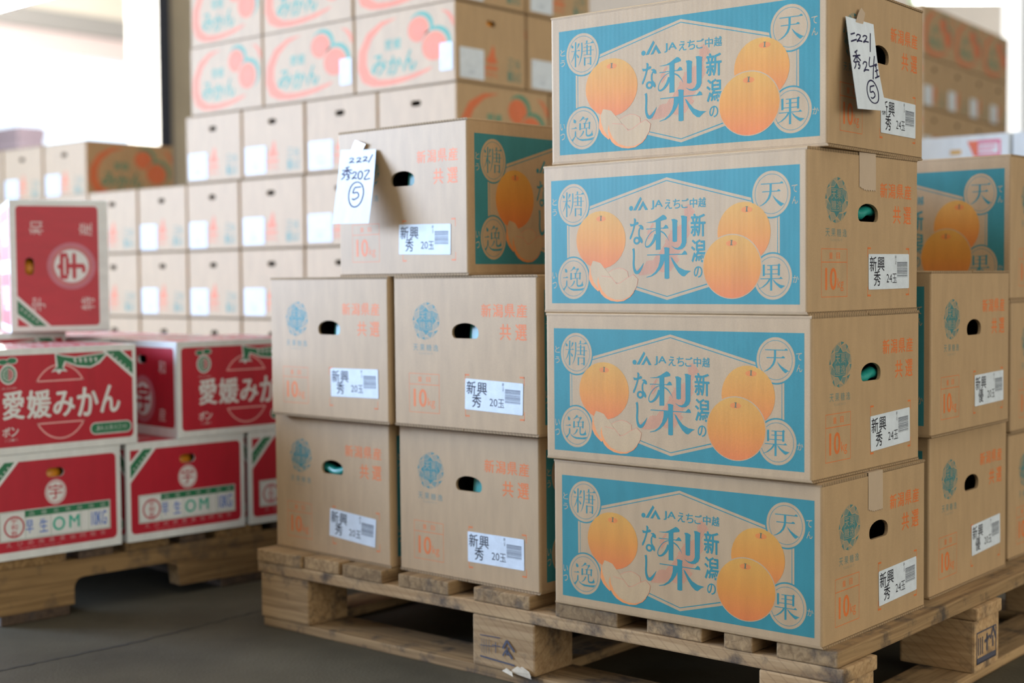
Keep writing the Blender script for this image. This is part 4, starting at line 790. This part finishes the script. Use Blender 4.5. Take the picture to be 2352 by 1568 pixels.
def man_at(O, ang, s, q, z, kind, w, label, group, sticker=True, tall=False):
    d = Vector((math.cos(ang), math.sin(ang), 0)); nq = Vector((-math.sin(ang), math.cos(ang), 0))
    base, dep = (ML, MW) if kind == 'L' else (MW, ML)
    o = obj('mandarin_carton', man_me); p = O + d * (s + w / 2) + nq * (q + dep / 2)
    jit = math.radians(random.uniform(-.35, .35))
    o.location = (p.x, p.y, z); o.rotation_euler = (0, 0, ang + jit - (0 if kind == 'L' else math.pi / 2))
    k = (w - 0.006) / base
    o.scale = (k, 1, 1) if kind == 'L' else (1, k, 1)
    if sticker: t = obj('sticker_label', man_stick, o); t.matrix_local = M_PX @ Matrix.Translation((0.0125, 0.007 + random.uniform(0, .006), 0.0009))
    if tall: t = obj('sticker_label', tall_stick, o); t.matrix_local = M_NY @ Matrix.Translation((0.299, 0.028, 0.0011))
    return tag(o, label, 'carton', group)
WO = Vector((-0.762, 4.0, 0)); ZW = 0.159; MS = 0.1945
GW = 'mandarin cartons of the big background stack'
ROWS = {2: ('E', (-1.57, -1.30, -1.03, -.76, -.491, -.246, 0, .274, .558, .842)), 3: ('E', (-1.57, -1.30, -1.03, -.76, -.491, -.246, 0, .276, .56, .842)), 4: ('E', (-.245, .015, .283, .563, .842)), 5: ('L', (-.218, .112, .48, .842)), 6: ('L', (-.212, .112, .478, .842))}
RN_ = {2: 'lowest visible row of ends', 3: 'second visible row of ends from below', 4: 'row of ends under the printed sides', 5: 'lower row of red-printed sides', 6: 'top row of red-printed sides'}
OR_ = ['leftmost', 'second from left', 'third from left', 'fourth from left', 'fifth from left', 'sixth from left', 'seventh from left', 'eighth from left', 'rightmost']
for r in (0, 1):
    ss = ROWS[2][1]
    for a, b in zip(ss, ss[1:]): man_at(WO, AX, a, 0, ZW + r * MS, 'E', b - a, 'pale mandarin carton low in the background stack, hidden behind the red cartons', 'hidden mandarin cartons', False)
for r, (kd, ss) in ROWS.items():
    n = len(ss) - 1
    for i, (a, b) in enumerate(zip(ss, ss[1:])):
        nm = OR_[-1] if i == n - 1 else OR_[i]
        man_at(WO, AX, a, 0, ZW + r * MS, kd, b - a, 'pale mandarin carton, %s, %s' % (RN_[r], nm), GW, True, kd == 'L' and r == 5 and i > 0)
# second file behind the corner, seen on the shaded side
for r, nm in ((5, 'right of the corner, one below the picture edge'), (6, 'at the top picture edge right of the corner')):
    man_at(WO, AX, .842 - .362, MW + .008, ZW + r * MS, 'L', .362, 'shaded brown mandarin carton end, %s' % nm, GW)
for r in range(5): man_at(WO, AX, .842 - .362, (ML if r < 5 else MW) + .008, ZW + r * MS, 'L', .362, 'brown mandarin carton inside the background stack, behind the tall pear stack', 'hidden mandarin cartons')
P6 = WO + Vector((UX, UY, 0)) * (.842 - .041) + Vector((-UY, UX, 0)) * (MW / 2)
fruit((P6.x - .0, P6.y, ZW + 5 * MS + 0.148), 'orange mandarin inside the hand hole of the shaded carton at the stack corner')
# left wing, set back, on the second row
for k, nm in ((0, 'its dark printed side to the right'), (1, 'left of the dark printed side'), (2, 'cut by the left picture edge')):
    man_at(WO, AX, -1.0 - .27 * (k + 1), .151, ZW + 4 * MS, 'E', .268, 'mandarin carton on the stack\'s left wing, %s' % nm, GW)
# stack at the right picture edge
GR = 'mandarin cartons of the stack at the right picture edge'
WR = Vector((1.561, 5.40, 0)); AR = math.radians(54); ZQ = 0.124
o3 = ['nearest', 'middle', 'farthest']; o4 = ['nearest', 'second nearest', 'second farthest', 'farthest']
for i in range(3): man_at(WR, AR, .355 * i, 0, ZQ + 7 * MS, 'L', .355, 'mandarin carton with red printed side on the right background stack, %s of the top three' % o3[i], GR)
for r in range(7):
    for i in range(4):
        hid = r < 5
        man_at(WR, AR, .266 * i, 0, ZQ + r * MS, 'E', .266, 'mandarin carton hidden low in the right background stack' if hid else 'mandarin carton end, right background stack, %s row under the printed sides, %s' % ('first' if r == 6 else 'second', o4[i]), 'hidden mandarin cartons' if hid else GR)
# pallets under the background stacks
def pallet_under(x, y, ang, zs, label):
    o = dup(plain_pal); o.location = (x, y, 0); o.rotation_euler = (0, 0, ang); o.scale = (1, 1, zs); return tag(o, label, 'pallet', 'wooden pallets')
d = Vector((UX, UY, 0)); p = WO + d * .83; pallet_under(p.x, p.y, AX, ZW / ZP, 'wooden pallet under the right half of the background mandarin stack')
p = WO + d * -.396; pallet_under(p.x, p.y, AX, ZW / ZP, 'wooden pallet under the left half of the background mandarin stack')
p = WR + Vector((math.cos(AR), math.sin(AR), 0)) * 1.14; pallet_under(p.x, p.y, AR, ZQ / ZP, 'wooden pallet under the mandarin stack at the right picture edge')
# plain_pal itself carries the white cartons
def white_art():
    a = Art(); a.rect(112, 168, 142, 181, (0.60, 0.32, 0.03), 0)
    a.poly([(158, 201), (246, 201), (246, 160), (176, 160)], (0.70, 0.06, 0.16), 0); a.poly([(158, 201), (186, 201), (186, 160), (178, 160)], (0.75, 0.13, 0.02), 1)
    a.rect(188, 166, 240, 193, WHITE, 1); a.rect(190, 182, 234, 187, (0.75, 0.2, 0.3), 2); a.rect(190, 172, 226, 177, (0.75, 0.2, 0.3), 2); a.row('果実', 20, 60, 70, 84, (0.45, 0.5, 0.5), 0)
    return a
wme = carton_mesh('white_carton', 0.27, 0.38, 0.2154, {'ny': white_art()}, {}, WHITE, (M_GLOSS, M_GLOSS, M_DARK), inset=0.0)
pw = Vector((1.262, 3.60, 0)); vq = Vector((-UY, UX, 0))
for c in range(2):
    for k in range(4):
        o = obj('white_carton', wme); q = pw + d * (-.135 + .276 * c) + vq * .19; o.location = (q.x, q.y, ZP + k * .2159); o.rotation_euler = (0, 0, AX)
        vis = k == 3
        tag(o, (['white carton with orange and pink print, above the pear carton at the right picture edge', 'white carton cut by the right picture edge, beside the pink-printed one'][c]) if vis else 'white carton low in the stack behind the pear cartons at the right picture edge', 'carton', 'white cartons at the right')
pq_ = pw + d * .62 + vq * -.05; plain_pal.location = (pq_.x, pq_.y, 0); plain_pal.rotation_euler = (0, 0, AX)
tag(plain_pal, 'wooden pallet under the white cartons at the right picture edge', 'pallet', 'wooden pallets')
# ------------------------------------------------------------------ the hall
def struct(name, bm, mat): return tag(obj(name, bm_mesh(bm, name, mat)), kind='structure')
def floor_material():
    m, nt, b, N, Lk = nodes('worn_concrete')
    tc = N('ShaderNodeTexCoord'); n = N('ShaderNodeTexNoise'); n.inputs['Scale'].default_value = 1.7; n.inputs['Detail'].default_value = 10; n.inputs['Roughness'].default_value = 0.68; Lk(tc.outputs['Object'], n.inputs['Vector'])
    r = N('ShaderNodeValToRGB'); r.color_ramp.elements[0].position = 0.3; r.color_ramp.elements[0].color = (0.040, 0.034, 0.022, 1); r.color_ramp.elements[1].position = 0.7; r.color_ramp.elements[1].color = (0.100, 0.085, 0.055, 1); Lk(n.outputs['Fac'], r.inputs[0])
    g = N('ShaderNodeTexNoise'); g.inputs['Scale'].default_value = 160; g.inputs['Detail'].default_value = 3; Lk(tc.outputs['Object'], g.inputs['Vector'])
    sp = N('ShaderNodeMapRange'); sp.inputs['From Min'].default_value = 0.70; sp.inputs['From Max'].default_value = 0.78; Lk(g.outputs['Fac'], sp.inputs['Value'])
    mx = N('ShaderNodeMix'); mx.data_type = 'RGBA'; Lk(sp.outputs[0], mx.inputs[0]); Lk(r.outputs[0], mx.inputs[6]); mx.inputs[7].default_value = (0.16, 0.155, 0.145, 1); Lk(mx.outputs[2], b.inputs['Base Color'])
    b.inputs['Roughness'].default_value = 0.66; b.inputs['Specular IOR Level'].default_value = 0.22
    bp = N('ShaderNodeBump'); bp.inputs['Strength'].default_value = 0.35; bp.inputs['Distance'].default_value = 0.002; Lk(g.outputs['Fac'], bp.inputs['Height']); Lk(bp.outputs[0], b.inputs['Normal'])
    return m
M_FLOOR = floor_material(); M_JOINT = plain('floor_joint', (0.03, 0.028, 0.025), 0.9, 0.2)
M_WALL = plain('cream_wall', (0.80, 0.75, 0.67), 0.8, 0.2, noise=0.04, nscale=3); M_CEIL = plain('ceiling_panel', (0.80, 0.75, 0.67), 0.85, 0.2)
M_BEAM = plain('grey_steel', (0.36, 0.35, 0.35), 0.6, 0.4); M_PINK = plain('pinkish_fascia', (0.78, 0.66, 0.66), 0.7, 0.3); M_COLD = plain('backlit_blue_steel', (0.010, 0.014, 0.028), 0.5, 0.5); M_CONC = plain('concrete_pillar', (0.40, 0.35, 0.27), 0.85, 0.2, noise=0.2, nscale=3); M_WPIL = plain('white_pillar', (0.82, 0.82, 0.80), 0.6, 0.3)
def pbox(bm, p0, p1, q0, q1, z0, z1):
    v = [bm.verts.new(pq(p, q, z)) for z in (z0, z1) for p, q in ((p0, q0), (p1, q0), (p1, q1), (p0, q1))]
    for f in ((3, 2, 1, 0), (4, 5, 6, 7), (0, 1, 5, 4), (1, 2, 6, 5), (2, 3, 7, 6), (3, 0, 4, 7)): bm.faces.new([v[i] for i in f])
def slab(name, mat, *a):
    bm = bmesh.new(); pbox(bm, *a); return struct(name, bm, mat)
slab('floor', M_FLOOR, -17.5, 9.5, -11.5, 15.5, -0.12, 0.0)
bm = bmesh.new(); random.seed(11); J = [Vector((-1.6, 1.62, 0)), Vector((-0.8664, 2.3608, 0)), Vector((-0.6925, 2.5319, 0)), Vector((-0.5002, 2.7769, 0)), Vector((0.4, 3.75, 0))]
pts = []
for a, b in zip(J, J[1:]):
    for k in range(22): t = k / 22; pts.append(a.lerp(b, t) + Vector((random.uniform(-.003, .003), random.uniform(-.003, .003), 0)))
prev = None
for pnt in pts:
    w = random.uniform(.0012, .0032); nrm = Vector((-.7, .7, 0)) * w; cur = (bm.verts.new(pnt + nrm + Vector((0, 0, .0006))), bm.verts.new(pnt - nrm + Vector((0, 0, .0006))))
    if prev: bm.faces.new((prev[0], prev[1], cur[1], cur[0]))
    prev = cur
struct('trim_1', bm, M_JOINT)
slab('ceiling', M_CEIL, -17.5, 9.5, -11.5, 15.5, 4.75, 4.87)
slab('wall_back', plain('back_wall', (0.46, 0.42, 0.39), 0.8, 0.2, noise=0.04, nscale=3), -17.5, 9.5, 15.5, 15.65, -0.1, 4.8)
slab('wall_front', M_WALL, -17.5, 9.5, -11.65, -11.5, -0.1, 4.8)
slab('wall_right', M_WALL, 9.5, 9.65, -11.5, 15.5, -0.1, 4.8)
slab('wall_left', M_WALL, -15.5, -15.3, -11.5, 15.5, 3.62, 4.75)      # lintel over the open loading side
slab('trim_2', M_BEAM, -15.3, -15.08, -11.5, 15.5, 3.64, 3.86)
slab('trim_3', M_PINK, -15.42, -15.2, -11.5, 15.5, 3.38, 3.64)
for i, q in enumerate((-8.0, -2.0, 4.0)): slab('trim_%d' % (4 + i), M_WPIL, -15.5, -15.2, q, q + .3, 0, 3.4)
def post(name, mat, x0, x1, y, dpt):
    bm = bmesh.new(); add_box(bm, x0, x1, y, y + dpt, 0, 4.75); return struct(name, bm, mat)
slab('trim_11', M_CONC, -3.35, -3.15, -1.4, 0.55, 0, 0.86)              # unseen concrete slab added to shade the lower cartons
post('trim_7', M_WPIL, -3.74, -3.40, 14.0, .4)
post('trim_8', M_COLD, -2.215, -2.135, 9.0, .25); post('trim_9', M_CONC, -2.135, -1.90, 9.02, .3)  # blue steel side carries the pillar's backlit darkness in its colour
post('trim_10', M_WPIL, 2.93, 3.25, 8.2, .3)
# fluorescent battens
M_TUBE = emit('fluorescent_tube', (0.93, 1.0, 0.93), 9.0); M_HOUS = plain('lamp_housing', (0.8, 0.8, 0.78), 0.5, 0.4); M_CAP = plain('lamp_cap', (0.5, 0.8, 0.45), 0.5, 0.4)
def lamp(x, y, z, ang, label, l=1.24, watt=200):
    r = empty('fluorescent_lamp', (x, y, z), ang)
    bm = bmesh.new(); add_box(bm, -l / 2, l / 2, -.07, .07, .03, .085, .006); obj('housing', bm_mesh(bm, 'housing', M_HOUS), r)
    bm = bmesh.new(); bmesh.ops.create_cone(bm, cap_ends=True, segments=16, radius1=.048, radius2=.048, depth=l - .06, matrix=Matrix.Translation((0, 0, -.022)) @ Matrix.Rotation(math.pi / 2, 4, 'Y')); obj('tube', bm_mesh(bm, 'tube', M_TUBE), r)
    for s in (-1, 1):
        bm = bmesh.new(); add_box(bm, s * (l / 2 - .015) - .015, s * (l / 2 - .015) + .015, -.05, .05, -.07, .03, .004); obj('end_cap', bm_mesh(bm, 'end_cap', M_CAP), r)
        bm = bmesh.new(); bmesh.ops.create_cone(bm, cap_ends=True, segments=8, radius1=.006, radius2=.006, depth=4.75 - z - .085, matrix=Matrix.Translation((s * l * .35, 0, (4.75 - z + .085) / 2))); obj('hanger_rod', bm_mesh(bm, 'hanger_rod', M_HOUS), r)
    ld = bpy.data.lights.new('lamp_light', 'POINT'); ld.energy = watt; ld.color = (1.0, 0.96, 0.88); ld.shadow_soft_size = 0.15; lo = bpy.data.objects.new('lamp_light', ld); C.objects.link(lo); lo.parent = r; lo.location = (0, 0, -.25)
    tag(r, label, 'lamp', 'fluorescent lamps under the ceiling'); return r
lamp(4.66, 14.4, 3.46, math.radians(2), 'glowing fluorescent lamp at the top right picture corner', 1.24, 25)
lamp(-3.72, 10.5, 2.74, AX, 'glowing fluorescent lamp cut by the top left picture corner', 2.4, 2300)
# big bins far left, their backlit darkness put into the colour
M_BIN = plain('backlit_bin', (0.10, 0.08, 0.10), 0.7, 0.3)
for k in range(2):
    bm = bmesh.new(); add_box(bm, -.42, .42, -.14, .14, 0, 1.08, .012); add_box(bm, -.43, .43, -.15, .15, .98, 1.06, .006)
    o = obj('storage_bin', bm_mesh(bm, 'storage_bin', M_BIN)); o.location = (-4.92, 14.0, 1.085 * k); o.rotation_euler = (0, 0, AX)
    tag(o, ['dark storage bin at the left picture edge against the bright opening', 'dark storage bin under another one beyond the background stack'][1 - k], 'bin', 'dark storage bins')
